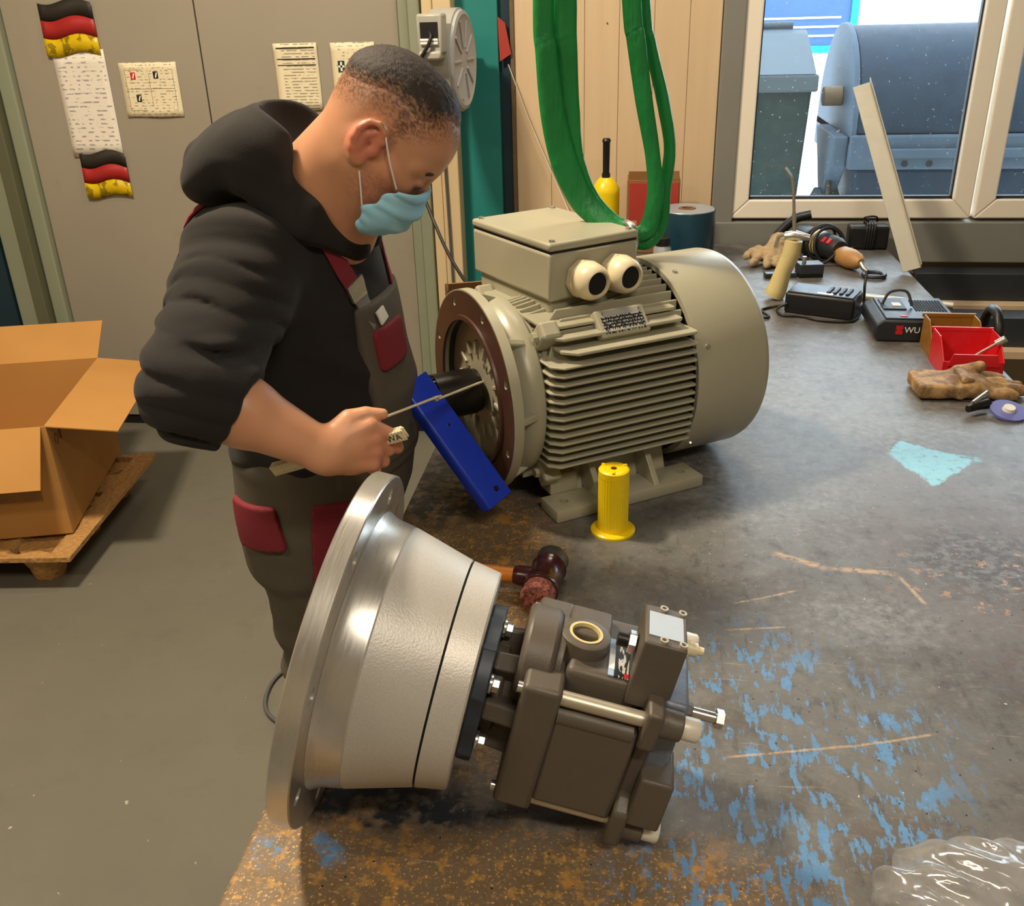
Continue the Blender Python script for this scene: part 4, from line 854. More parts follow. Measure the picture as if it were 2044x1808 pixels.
def glove_fn(pts):
    def fn(P):
        dd = None
        for a, b, ra, rb in pts:
            q = d_cone(P, a, b, ra, rb); dd = q if dd is None else smin(dd, q, 0.014)
        wr = 0.0035 * np.sin(P[..., 0] * 160 + 3 * np.sin(P[..., 1] * 70)) * np.sin(P[..., 1] * 130 + P[..., 2] * 90)
        return dd + wr
    return fn
GB = thing('knit_glove', 'crumpled beige work glove lying between the motor and the drill', 'glove', (0.455, 3.36, TZ))
o_, v_ = sdf_obj('glove_body', glove_fn([((0.02, 0.05, 0.035), (0.04, 0.10, 0.06), 0.034, 0.030), ((0.0, 0.02, 0.03), (0.03, 0.06, 0.05), 0.03, 0.03), ((0, 0.0, 0.03), (-0.02, -0.07, 0.016), 0.018, 0.013), ((-0.03, 0.02, 0.03), (-0.065, -0.05, 0.016), 0.018, 0.013), ((0.03, 0.02, 0.03), (0.015, -0.06, 0.016), 0.018, 0.013), ((-0.04, 0.04, 0.04), (-0.08, 0.0, 0.03), 0.018, 0.013)]), (-0.13, -0.12, -0.01), (0.11, 0.16, 0.13), 0.0045, 'glove_beige', GB)
# corded drill
DR = thing('power_drill', 'black corded drill lying by the window with its cable wound round it', 'drill', (0.650, 3.455, TZ), (0, 0, math.radians(-66)))
MB().lathe([(-0.16, 0.0), (-0.16, 0.028), (-0.14, 0.043), (-0.05, 0.046), (-0.045, 0.046)], 28, (0, 0, 0.05)).build('motor_housing', 'dark_plastic', DR, 45)
MB().lathe([(-0.046, 0.0), (-0.046, 0.0445), (0.005, 0.043), (0.005, 0.0)], 28, (0, 0, 0.05)).build('label_band', 'bakelite_cream', DR, 45)
MB().lathe([(0.004, 0.0), (0.004, 0.044), (0.08, 0.040), (0.10, 0.030), (0.10, 0.0)], 28, (0, 0, 0.05)).build('gear_housing', 'dark_plastic', DR, 45)
for xx in (0.045, 0.075): MB().box((xx, -0.028, 0.075), (0.016, 0.022, 0.016), (0.8, 0, 0)).build('red_mark', 'logo_red', DR, 0, 0.002)
MB().lathe([(0.098, 0.0), (0.098, 0.024), (0.12, 0.033), (0.165, 0.034), (0.20, 0.028), (0.222, 0.013), (0.222, 0.0)], 28, (0, 0, 0.035)).build('front_grip', 'wood_grip', DR, 45)
MB().tube([(0.222, 0, 0.032), (0.24, 0.0, 0.02), (0.252, 0.008, 0.0125)], 0.009, 10).build('grip_ring_stem', 'zinc', DR, 60)
MB().tube([(0.285 + 0.034 * math.cos(2 * PI * k / 24), 0.010 + 0.034 * math.sin(2 * PI * k / 24), 0.008) for k in range(25)], 0.007, 8).build('grip_ring', 'steel_blue_grey', DR, 60)
MB().tube(smooth_path([(-0.12, 0, 0.04), (-0.15, -0.05, 0.04), (-0.17, -0.08, 0.03), (-0.19, -0.07, 0.05), (-0.2, 0.0, 0.1), (-0.17, 0.05, 0.12)], 6), 0.018, 12).build('handle', 'black_plastic', DR, 60)
for j, (xo, rr) in enumerate(((-0.03, 0.062), (-0.012, 0.066), (0.012, 0.063), (0.034, 0.058))):
    MB().tube([(xo + 0.02 * math.sin(2 * PI * k / 28 + j), rr * math.cos(2 * PI * k / 28), max(0.006, 0.052 + rr * math.sin(2 * PI * k / 28))) for k in range(29)], 0.0055, 8).build('wound_cable', 'cable_black', DR, 60)
MB().tube(smooth_path([(0.02, -0.07, 0.006), (-0.06, -0.12, 0.006), (-0.14, -0.11, 0.006), (-0.10, -0.06, 0.006), (0.03, -0.09, 0.006), (0.10, -0.06, 0.012), (0.12, -0.02, 0.05), (0.13, 0.03, 0.06)], 8), 0.0055, 8).build('loose_cable', 'cable_black', DR, 60)
# black battery box with cord
BX = thing('cord_wrapped_charger', 'black charger block with its cord wrapped round, at the window sill', 'charger', (0.833, 3.62, TZ), (0, 0, -0.05))
MB().bb(-0.07, 0.07, -0.04, 0.035, 0, 0.085).build('case', 'black_plastic', BX, 35, 0.010, 3)
for j in range(4): MB().tube([(-0.012 + 0.009 * j + 0.004 * math.sin(a), 0.046 * math.copysign(abs(math.cos(a)) ** 0.5, math.cos(a)) - 0.002, 0.045 + 0.048 * math.copysign(abs(math.sin(a)) ** 0.5, math.sin(a))) for a in [2 * PI * k / 24 for k in range(25)]], 0.0035, 6).build('cord_turn', 'cable_black', BX, 60)
MB().tube(smooth_path([(0.0, 0, 0.093), (-0.02, -0.01, 0.11), (0.0, -0.02, 0.118), (0.025, 0, 0.112), (0.03, 0.01, 0.094)], 6), 0.0035, 6).build('cord_loop', 'cable_black', BX, 60)
# clamp
CL = thing('vice_jaw', 'small grey steel clamp block behind the black charger', 'clamp', (0.567, 3.21, TZ), (0, 0, 0.15))
MB().bb(-0.04, 0.04, -0.03, 0.03, 0.012, 0.045).build('jaw', 'steel_blue_grey', CL, 0, 0.003)
MB().bb(-0.04, 0.04, -0.028, 0.03, 0.0, 0.012).build('jaw_foot', 'black_steel', CL, 0, 0.002)
MB().cyl((-0.02, 0, 0.045), (-0.02, 0, 0.066), 0.007, n=12).build('spindle', 'zinc', CL)
MB().bb(-0.15, -0.045, -0.02, 0.012, 0.0, 0.016).build('slide_bar', 'steel_blue_grey', CL, 0, 0.003)
# first charger
C1 = thing('battery_charger', 'black battery charger with slotted grey top, cable in front of it', 'charger', (0.545, 2.80, TZ), (0, 0, math.radians(-24)))
MB().bb(-0.10, 0.10, -0.055, 0.055, 0, 0.062).build('case', 'black_plastic', C1, 35, 0.008, 3)
MB().bb(-0.094, 0.094, -0.050, 0.050, 0.0618, 0.066).build('top_cover', 'steel_blue_grey', C1, 35, 0.002)
for k in range(4): MB().bb(0.012 + k * 0.018, 0.022 + k * 0.018, -0.030, 0.034, 0.0662, 0.071).build('contact_rail', 'dark_plastic', C1, 0, 0.002)
MB().bb(-0.01, 0.035, -0.048, -0.032, 0.0662, 0.0675).build('label', 'label_blue', C1, 0)
MB().tube(smooth_path([(-0.09, -0.058, 0.03), (-0.115, -0.07, 0.012), (-0.09, -0.10, 0.005), (-0.04, -0.085, 0.005), (0.02, -0.10, 0.005), (0.09, -0.08, 0.005), (0.108, -0.04, 0.005), (0.108, 0.03, 0.03), (0.105, 0.03, 0.085), (0.10, 0.06, 0.12)], 7), 0.004, 7).build('cable', 'cable_black', C1, 60)
MB().tube(smooth_path([(-0.10, -0.05, 0.02), (-0.14, -0.03, 0.005), (-0.16, -0.08, 0.005), (-0.12, -0.13, 0.005), (-0.15, -0.17, 0.005)], 7), 0.004, 7).build('cable', 'cable_black', C1, 60)
# pipe
pp, PL = oriented('steel_pipe', 'pale steel pipe lying across the chargers', 'pipe', (0.50, 3.005, 0.8602), (0.926, 2.842, 0.8602), (0, 0, 1))
po_ = MB().lathe([(0, 0.0060), (0, 0.0095), (PL, 0.0095), (PL, 0.0060), (PL - 0.05, 0.0060)], 20, capped=False).build('tube', 'alu', pp, 40)
po_.location = (0, 0, 0)
fb = thing('flat_bar', 'short silver flat bar between the two chargers', 'flat bar', (0.70, 2.83, TZ), (0, 0, -0.75))
MB().bb(-0.09, 0.05, -0.013, 0.013, 0.0005, 0.008).build('bar', 'alu', fb, 0, 0.001)
# second charger with lettering
C2 = thing('lettered_charger', 'dark charger with red badge and white letters WU, beside the red bin', 'charger', (0.745, 2.635, TZ), (0, 0, math.radians(-2)))
MB().prism([(-0.095, 0.0), (0.100, 0.0), (0.105, 0.02), (0.105, 0.060), (-0.085, 0.060), (-0.105, 0.045), (-0.105, 0.015)], -0.105, 0.105, 'Y').build('case', 'dark_plastic', C2, 35, 0.006, 3)
MB().bb(-0.080, 0.100, -0.098, 0.100, 0.0598, 0.065).build('top_cover', 'steel_blue_grey', C2, 35, 0.002)
for k in range(11): MB().bb(0.010 + k * 0.0076, 0.0145 + k * 0.0076, -0.03, 0.07, 0.0645, 0.0668).build('vent_slot', 'black_hole', C2, 0)
MB().bb(-0.072, -0.012, -0.025, 0.075, 0.0648, 0.069).build('battery_slot', 'dark_plastic', C2, 0, 0.002)
MB().bb(-0.045, -0.022, 0.0, 0.03, 0.069, 0.0705).build('label', 'white_label', C2, 0)
MB().bb(-0.040, -0.022, -0.085, -0.075, 0.0648, 0.0665).build('red_light', 'logo_red', C2, 0)
MB().tube(smooth_path([(-0.07, 0.02, 0.068), (-0.05, 0.03, 0.10), (-0.01, 0.02, 0.105), (0.005, 0.0, 0.070)], 7), 0.004, 7).build('cable_loop', 'cable_black', C2, 60)
MB().bb(-0.052, -0.034, -0.1066, -0.1052, 0.036, 0.046).bb(-0.052, -0.034, -0.1066, -0.1052, 0.022, 0.033).bb(-0.047, -0.039, -0.1070, -0.1052, 0.028, 0.046).build('red_badge', 'logo_red', C2, 0)
text_mesh('WU', 0.023, 'letters', 'label_white', C2, (-0.010, -0.1056, 0.0335), (PI / 2, 0, 0), 0.0005)
# storage bins
def bin_(name, label, loc, rz, mat, w, dp, h, fh):
    o = thing(name, label, 'storage bin', loc, (0, 0, rz)); t_ = 0.003
    MB().bb(-w / 2, w / 2, 0, dp, 0, t_).build('bin_base', mat, o, 0)
    MB().bb(-w / 2, w / 2, dp - t_, dp, 0.001, h).build('back_wall', mat, o, 0, 0.001)
    MB().bb(-w / 2, w / 2, 0, t_, 0.001, fh).build('front_wall', mat, o, 0, 0.001)
    for s in (-1, 1): MB().prism([(0, 0.001), (dp, 0.001), (dp, h), (dp * 0.45, h), (0, fh)], s * w / 2 - (t_ if s > 0 else 0), s * w / 2 + (0 if s > 0 else t_), 'X').build('side_wall', mat, o, 0, 0.0008)
    MB().bb(-w / 2 - 0.004, w / 2 + 0.004, dp - 0.004, dp + 0.004, h - 0.008, h + 0.002).build('back_rim', mat, o, 0, 0.001)
    return o
bin_('storage_bin', 'grimy amber open storage bin behind the red one', (0.810, 2.405, TZ), -0.03, 'bin_amber', 0.125, 0.11, 0.085, 0.045)
rb_ = bin_('storage_bin', 'red open storage bin in front of the amber one', (0.810, 2.268, TZ), -0.03, 'red_plastic', 0.140, 0.13, 0.085, 0.040)
MB().prism([(-0.06, 0.03), (0.06, 0.03), (0.05, 0.06), (-0.05, 0.06)], -0.004, 0.0, 'Y').build('label_holder', 'red_plastic', rb_, 0)
sk = thing('socket_wrench', 'steel socket tool sticking out of the red bin', 'tool', (0.825, 2.335, TZ + 0.004))
MB().tube([(-0.02, 0.0, 0.008), (0.02, -0.01, 0.045), (0.045, -0.02, 0.068)], 0.004, 8).cyl((0.045, -0.02, 0.068), (0.062, -0.026, 0.083), 0.009, n=14).build('shank', 'zinc', sk, 50)
rg = thing('rubber_ring', 'black rubber ring standing behind the red bin', 'ring', (0.8925, 2.43, TZ + 0.068), (0, 0, 0))
MB().tube([(0.0, 0.055 * math.cos(2 * PI * k / 32), 0.055 * math.sin(2 * PI * k / 32)) for k in range(33)], 0.012, 10).build('ring_body', 'black_plastic', rg, 60)
# leather glove
t = NT('glove_leather'); nn_ = t.noise(30, 5, .65); t.bump(t.noise(120, 3), 0.4, 0.001)
MATS['glove_leather'] = t.set(t.mix(t.step(nn_, .35, .7), rgb('#6e5234'), rgb('#b99766')), 0.7)
GL = thing('leather_glove', 'brown leather work glove with stiff cuff lying before the red bin', 'glove', (0.735, 2.165, TZ))
def lg(P):
    bx_ = np.abs(P - np.array([-0.040, 0.0, 0.022])) - np.array([0.042, 0.050, 0.010]); q = np.linalg.norm(np.maximum(bx_, 0), axis=-1) + np.minimum(bx_.max(-1), 0) - 0.007
    q = smin(q, d_ell(P, (0.03, 0.0, 0.024), (0.050, 0.056, 0.026)), 0.015)
    for a, b, r0, r1 in (((0.05, 0.035, 0.022), (0.125, 0.055, 0.016), 0.020, 0.014), ((0.06, 0.012, 0.020), (0.150, 0.020, 0.015), 0.019, 0.013), ((0.06, -0.012, 0.020), (0.150, -0.014, 0.015), 0.018, 0.013), ((0.05, -0.034, 0.018), (0.125, -0.046, 0.014), 0.017, 0.012), ((0.02, 0.035, 0.038), (0.065, 0.030, 0.056), 0.018, 0.014)):
        q = smin(q, d_cone(P, a, b, r0, r1), 0.006)
    return smax(q, -P[..., 2] + 0.0008, 0.003) + 0.0032 * np.sin(P[..., 0] * 85 + 2 * np.sin(P[..., 1] * 60)) * np.sin(P[..., 1] * 60 + 1) * np.clip((P[..., 0] + 0.05) / 0.05, 0.2, 1)
sdf_obj('glove_body', lg, (-0.12, -0.10, -0.005), (0.19, 0.11, 0.11), 0.004, 'glove_leather', GL)
MB().bb(0.005, 0.032, -0.045, 0.03, 0.040, 0.0545).build('cuff_band', 'glove_leather', GL, 0, 0.006)
# roller tool with lilac disc
DT = thing('grinding_tool', 'pneumatic tool with lilac grinding disc lying beside the leather glove', 'tool', (0.805, 2.045, TZ), (0, 0, 0.2))
MB().lathe([(0.0, 0.0), (0.0, 0.038), (0.006, 0.038), (0.006, 0.0)], 40, (0.01, -0.01, 0.012), 'Z').build('disc', 'disc_purple', DT, 40, rot=(0.25, 0, 0))
MB().lathe([(0.006, 0.0), (0.006, 0.014), (0.014, 0.012), (0.014, 0.0)], 24, (0.01, -0.01, 0.012), 'Z').build('hub', 'white_label', DT, 40, rot=(0.25, 0, 0))
MB().tube([(-0.02, 0.02, 0.018), (-0.05, 0.01, 0.018), (-0.075, 0.0, 0.016)], [0.012, 0.010, 0.008], 12).build('body', 'black_steel', DT, 60)
MB().tube([(-0.06, 0.01, 0.025), (-0.01, 0.045, 0.033)], 0.006, 10).build('lever', 'zinc', DT, 60)
# angle profile leaning on the window
al, ALn = oriented('alu_angle', 'pale aluminium angle profile leaning against the window frame', 'profile', (0.902, 3.243, 0.862), (0.752, 3.662, 1.41), (-0.2, -1, 0.4))
MB().rings([[(x_, a, b) for a, b in ((-0.034, 0), (0.026, 0), (0.026, 0.003), (-0.031, 0.003), (-0.031, 0.034), (-0.034, 0.034))] for x_ in (0, ALn)]).build('angle_profile', 'alu_dull', al, 20, 0.0006, 1)
# steel channels stored beyond the bench
for i, (y0, z0, lab) in enumerate(((3.25, 0.60, 'dark grey steel channel lying beyond the bench, in front'), (3.60, 0.66, 'dark steel channel beyond the bench, at the wall under the window'))):
    q = thing('steel_channel', lab, 'steel beam', (1.0, y0, z0), (0, 0, -0.02))
    MB().rings([[(x_, a, b) for a, b in ((0, 0), (0.1, 0), (0.1, 0.006), (0.006, 0.006), (0.006, 0.094), (0.1, 0.094), (0.1, 0.1), (0, 0.1))] for x_ in (0.02, 1.6)]).build('channel', 'steel_blue_grey', q, 20, 0.001, 1)
rk = thing('storage_rack', 'light wooden rack carrying steel channels right of the bench', 'rack', (1.7, 3.4, 0))
for yy, zz in ((-0.2, 0.57), (0.14, 0.63)): MB().bb(-0.75, 0.95, yy, yy + 0.22, zz, zz + 0.028).build('shelf_board', 'boards', rk, 0, 0.002)
for xx in (-0.68, 0.88):
    for yy in (-0.18, 0.30): MB().bb(xx - 0.03, xx + 0.03, yy - 0.02, yy + 0.02, 0, 0.57 if yy < 0 else 0.63).build('post', 'bench_steel', rk, 0)
# clear packaging at the near right corner
PB = thing('clear_bag', 'crumpled clear plastic bag at the near right corner of the bench', 'plastic bag', (0.375, 0.70, TZ))
def bg(P):
    q = d_ell(P, (0, 0, 0.035), (0.115, 0.075, 0.042)); q = smin(q, d_cone(P, (-0.10, 0.01, 0.02), (-0.075, -0.06, 0.025), 0.02, 0.026), 0.02)
    q = q + 0.006 * np.sin(P[..., 0] * 60 + 4 * P[..., 1] * 30) * np.sin(P[..., 1] * 50 + P[..., 2] * 60) + 0.003 * np.sin(P[..., 0] * 140 + P[..., 1] * 110)
    return smax(q, -P[..., 2] + 0.001, 0.004)
sdf_obj('film', bg, (-0.16, -0.12, -0.005), (0.15, 0.11, 0.10), 0.005, 'film', PB)

# ------------------------------------------------------------------ carton on a pressed pallet
PA = thing('pressed_pallet', 'pressed wood chip pallet on cone feet on the floor', 'pallet', (-1.79, 2.385, 0), (0, 0, math.radians(6.5)))
def pal(P):
    q = np.maximum(np.maximum(np.abs(P[..., 0] + 0.45) - 0.45, np.abs(P[..., 1] - 0.39) - 0.39), np.abs(P[..., 2] - 0.118) - 0.012)
    return q
dk = MB(); nx, ny = 24, 22; vs = []; fs = []
def deck_z(u, v):
    z = 0.128 + 0.006 * math.sin(u * 40) * math.sin(v * 37)
    for fx in (-0.14, -0.45, -0.76):
        for fy in (0.11, 0.39, 0.67):
            if (u - fx) ** 2 + (v - fy) ** 2 < 0.065 ** 2: z -= 0.06
    return z
for lvl in (0, 1):
    for j in range(ny + 1):
        for i in range(nx + 1):
            u, v = -0.9 * i / nx, 0.78 * j / ny; z = deck_z(u, v); vs.append((u, v, z if lvl else z - 0.016))
W_ = nx + 1; B_ = W_ * (ny + 1)
for j in range(ny):
    for i in range(nx): a = j * W_ + i; fs.append((a, a + 1, a + W_ + 1, a + W_)); fs.append((B_ + a + W_, B_ + a + W_ + 1, B_ + a + 1, B_ + a))
for i in range(nx): fs.append((i, B_ + i, B_ + i + 1, i + 1)); a = ny * W_ + i; fs.append((a, a + 1, B_ + a + 1, B_ + a))
for j in range(ny): a = j * W_; fs.append((a, a + W_, B_ + a + W_, B_ + a)); a = j * W_ + nx; fs.append((a, B_ + a, B_ + a + W_, a + W_))
dk.add(vs, fs).build('deck', 'pressed_wood', PA, 40)
for fx in (-0.14, -0.45, -0.76):
    for fy in (0.11, 0.39, 0.67): MB().lathe([(0.0, 0.0), (0.0, 0.048), (0.01, 0.052), (0.115, 0.074), (0.115, 0.0)], 20, (fx, fy, 0), 'Z').build('foot', 'pressed_wood', PA, 40)
CB = thing('cardboard_box', 'open brown cardboard box with splayed flaps on the pallet', 'box', (-1.856, 2.525, 0.136), (0, 0, math.radians(15)))
bx, by, bz, th = 0.52, 0.66, 0.39, 0.004
MB().bb(-bx, 0, 0, by, 0, th).build('box_base', 'cardboard', CB, 0)
MB().bb(-th, 0, 0, by, th, bz).build('side_panel', 'cardboard', CB, 0); MB().bb(-bx, -bx + th, 0, by, th, bz).build('side_panel', 'cardboard', CB, 0)
MB().bb(-bx + th, -th, 0, th, th, bz).build('end_panel', 'cardboard', CB, 0); MB().bb(-bx + th, -th, by - th, by, th, bz).build('end_panel', 'cardboard', CB, 0)
MB().box((0.105, by / 2, -0.018 + bz), (0.225, by - 0.004, th), (0, math.radians(9), 0)).build('flap', 'cardboard', CB, 0)
MB().box((-bx - 0.06, by / 2, bz - 0.085), (0.215, by - 0.004, th), (0, math.radians(-58), 0)).build('flap', 'cardboard', CB, 0)
MB().box((-bx / 2, by + 0.075, bz + 0.050), (bx - 0.01, 0.185, th), (math.radians(33), 0, 0)).build('flap', 'cardboard', CB, 0)
MB().box((-bx / 2, -0.062, bz - 0.082), (bx - 0.03, 0.205, th), (math.radians(53), 0, 0)).build('flap', 'cardboard', CB, 0)
MB().bb(-bx + 0.02, -0.065, -0.0012, -0.0002, 0.13, 0.385).build('kraft_label', 'bin_amber', CB, 0)
simple('print_brown', '#6b4a22', 0.9)
hk = MB()
for dy in (0.06, 0.10): hk.tube([(0.0008, dy + 0.012 * math.sin(a) * (1 if dy < 0.08 else 0.6), bz - 0.07 - 0.03 * math.cos(a) * 0.6) for a in np.linspace(0.2, 5.2, 16)], 0.0016, 6)
hk.build('printed_mark', 'print_brown', CB, 60)
# cable on the floor by the bench
fc_ = thing('floor_cable', 'thin grey cable curving over the floor beside the bench leg', 'cable')
MB().tube(smooth_path([(-0.78, 2.10, 0.006), (-0.90, 2.12, 0.006), (-0.975, 2.02, 0.006), (-0.965, 1.90, 0.006), (-0.89, 1.83, 0.006), (-0.74, 1.80, 0.006), (-0.5, 1.70, 0.006), (-0.2, 1.75, 0.006)], 8), 0.0055, 8).build('cable_run', 'cable_grey', fc_, 60)

# ------------------------------------------------------------------ yard: bins and sign
WB = thing('waste_bin', 'tall dark green waste bin with sloping grey lid outside the window', 'waste bin', (0.60, 5.35, -0.25), (0, 0, -0.03))
MB().rings([[(-0.30, 0.03, 0.1), (0.20, 0.03, 0.1), (0.20, 0.50, 0.1), (-0.30, 0.50, 0.1)], [(-0.36, 0.0, 1.52), (0.26, 0.0, 1.52), (0.26, 0.58, 1.52), (-0.36, 0.58, 1.52)]]).build('bin_body', 'bin_plastic_green', WB, 0, 0.015)
MB().bb(-0.38, 0.285, -0.03, 0.60, 1.50, 1.585).build('lid_rim', 'bin_lid_grey', WB, 0, 0.012)
MB().prism([(-0.03, 1.585), (0.60, 1.585), (0.60, 1.78), (0.50, 1.76)], -0.37, 0.275, 'X').build('lid', 'bin_lid_grey', WB, 0, 0.012)
MB().tube([(-0.3, 0.62, 1.80), (0.2, 0.62, 1.80)], 0.022, 12).build('lid_handle', 'bin_lid_grey', WB, 60)
for xx in (-0.26, 0.18): MB().lathe([(-0.02, 0.02), (-0.02, 0.1), (0.02, 0.1), (0.02, 0.02)], 24, (xx, 0.45, 0.1), 'X').build('wheel', 'black_plastic', WB, 40)
DU = thing('waste_container', 'large blue grey wheeled waste container with round lid outside the window', 'waste container', (1.05, 5.25, -0.25))
MB().rings([[(0.10, 0.10, 0.18), (1.30, 0.10, 0.18), (1.30, 0.80, 0.18), (0.10, 0.80, 0.18)], [(0.04, -0.02, 1.13), (1.36, -0.02, 1.13), (1.36, 0.98, 1.13), (0.04, 0.98, 1.13)]]).build('container_body', 'dumpster_blue', DU, 0, 0.02)
MB().bb(0.0, 1.40, -0.06, 1.02, 1.13, 1.30).build('rim', 'galvanised', DU, 0, 0.012)
arc = [(0.48 + 0.52 * math.cos(PI - PI * k / 20), 1.30 + 0.50 * math.sin(PI * k / 20)) for k in range(21)]
MB().prism(arc, 0.03, 1.37, 'X').build('round_lid', 'dumpster_blue', DU, 40, 0.01)
for xx in (0.0, 1.372): MB().prism([(a * 1.0, b + 0.015) for a, b in arc] + [(1.0, 1.25), (-0.04, 1.25)], xx, xx + 0.03, 'X').build('end_plate', 'galvanised', DU, 30, 0.006)
MB().cyl((-0.10, 0.30, 1.46), (0.0, 0.30, 1.46), 0.05, n=20).build('trunnion', 'rust_brown', DU, 40, 0.006)
MB().prism([(-0.02, 1.29), (0.55, 1.29), (0.45, 1.16), (0.30, 0.98), (0.15, 0.98), (-0.02, 1.14)], -0.075, 0.0, 'X').build('side_bracket', 'galvanised', DU, 0, 0.01)
MB().prism([(0.0, 0.92), (0.22, 1.0), (0.40, 0.90), (0.34, 0.40), (0.05, 0.40)], -0.11, 0.02, 'X').build('foot_pocket', 'galvanised', DU, 0, 0.01)
MB().tube([(-0.06 + 0.0, 0.12 + 0.05 * math.cos(2 * PI * k / 20), 1.02 + 0.075 * math.sin(2 * PI * k / 20)) for k in range(21)], 0.016, 8).build('handle_ring', 'black_steel', DU, 60)
MB().bb(0.18, 1.25, -0.085, -0.05, 1.19, 1.235).build('front_rail', 'galvanised', DU, 0, 0.006)
for xx in (0.28, 0.40): MB().cyl((xx, -0.064, 1.16), (xx, -0.058, 1.16), 0.016, n=14).build('drain_hole', 'black_hole', DU)
MB().tube(smooth_path([(0.52, -0.035, 0.70), (0.54, -0.042, 0.90), (0.62, -0.05, 0.98), (0.72, -0.046, 0.92), (0.74, -0.035, 0.70)], 6), 0.012, 8).build('pressed_rib', 'dumpster_blue', DU, 60)
for xx in (0.2, 1.2):
    for yy in (0.2, 0.7): MB().lathe([(-0.03, 0.02), (-0.03, 0.09), (0.03, 0.09), (0.03, 0.02)], 20, (xx, yy, 0.09), 'X').build('wheel', 'black_plastic', DU, 40)
SG = thing('yard_sign', 'pale blue board with bright cyan frame far out in the yard', 'sign', (1.40, 9.0, -0.25))
MB().bb(-0.55, 0.30, 0, 0.03, 1.55, 2.6).build('board', 'banner_blue', SG, 0)
for a in ((-0.60, 0.36, 1.50, 1.56), (-0.60, 0.36, 2.58, 2.64), (0.30, 0.36, 1.50, 2.64), (-0.60, -0.54, 1.50, 2.64)): MB().bb(a[0], a[1], -0.02, 0.04, a[2], a[3]).build('frame', 'cyan_paint', SG, 0)
for k in range(3): MB().bb(-0.45, 0.22, -0.012, 0.0, 1.63 + 0.07 * k, 1.645 + 0.07 * k).build('white_stripe', 'label_white', SG, 0)
for xx in (-0.5, 0.28): MB().bb(xx - 0.03, xx + 0.03, 0, 0.04, 0, 1.5).build('post', 'galvanised', SG, 0)
# ------------------------------------------------------------------ the person
def sdf_mesh_sparse(fn, lo, hi, h, B=8):
    """like sdf_mesh, but only evaluates blocks near the surface"""
    lo = np.array(lo, float); hi = np.array(hi, float); nb = np.ceil((hi - lo) / (h * B)).astype(int); n = nb * B + 1
    cc = [lo[i] + h * B * (np.arange(nb[i]) + 0.5) for i in range(3)]
    G = np.stack(np.meshgrid(*cc, indexing='ij'), -1); D = fn(G)
    V = np.repeat(np.repeat(np.repeat(D.astype(np.float32), B, 0), B, 1), B, 2); V = np.pad(V, ((0, 1), (0, 1), (0, 1)), 'edge')
    near = np.argwhere(np.abs(D) < h * B * 1.15); off = np.arange(B + 1) * h
    L = np.stack(np.meshgrid(off, off, off, indexing='ij'), -1)
    for i0 in range(0, len(near), 300):
        nn_ = near[i0:i0 + 300]; P = lo + nn_[:, None, None, None, :] * (h * B) + L[None]; W = fn(P)
        for q, (i, j, k) in enumerate(nn_): V[i * B:i * B + B + 1, j * B:j * B + B + 1, k * B:k * B + B + 1] = W[q]
    return nets(V, lo, h)
def nets(V, lo, h):
    S = V < 0; n = np.array(V.shape); c = n - 1; cnt = np.zeros(c, np.int8)
    corners = [(i, j, k) for i in (0, 1) for j in (0, 1) for k in (0, 1)]
    for o in corners: cnt += S[o[0]:o[0] + c[0], o[1]:o[1] + c[1], o[2]:o[2] + c[2]]
    act = (cnt > 0) & (cnt < 8); idx = np.full(c, -1, np.int32); A = np.argwhere(act); idx[act] = np.arange(len(A))
    pos = np.zeros((len(A), 3)); num = np.zeros(len(A))
    for o in corners:
        for a in range(3):
            if o[a]: continue
            p = list(o); p[a] = 1
            v0 = V[A[:, 0] + o[0], A[:, 1] + o[1], A[:, 2] + o[2]]; v1 = V[A[:, 0] + p[0], A[:, 1] + p[1], A[:, 2] + p[2]]
            m = (v0 < 0) != (v1 < 0); t = np.where(m, v0 / np.where(m, v0 - v1, 1), 0)
            q = np.array(o, float)[None].repeat(len(A), 0); q[:, a] += t; pos[m] += q[m]; num[m] += 1
    verts = lo + h * (A + pos / num[:, None]); faces = []
    for a in range(3):
        b, d = (a + 1) % 3, (a + 2) % 3; s0 = [slice(1, -1)] * 3; s1 = [slice(1, -1)] * 3; s0[a] = slice(0, -1); s1[a] = slice(1, None)
        e = np.argwhere(S[tuple(s0)] != S[tuple(s1)]); off = np.ones(3, int); off[a] = 0; e = e + off; fl = S[e[:, 0], e[:, 1], e[:, 2]]
        def cell(db, dd):
            q = e.copy(); q[:, b] += db; q[:, d] += dd; return idx[q[:, 0], q[:, 1], q[:, 2]]
        Q = np.stack([cell(-1, -1), cell(0, -1), cell(0, 0), cell(-1, 0)], 1); Q[~fl] = Q[~fl][:, ::-1]; faces.append(Q[(Q >= 0).all(1)])
    return verts, np.concatenate(faces)

BASE = Vector((-0.57, 1.48, 0.0))
PE = thing('person', 'person in black hoodie, grey overalls and blue mask, bending over the bench with a rule', 'person', BASE)
A3 = lambda *v: np.array(v, float)
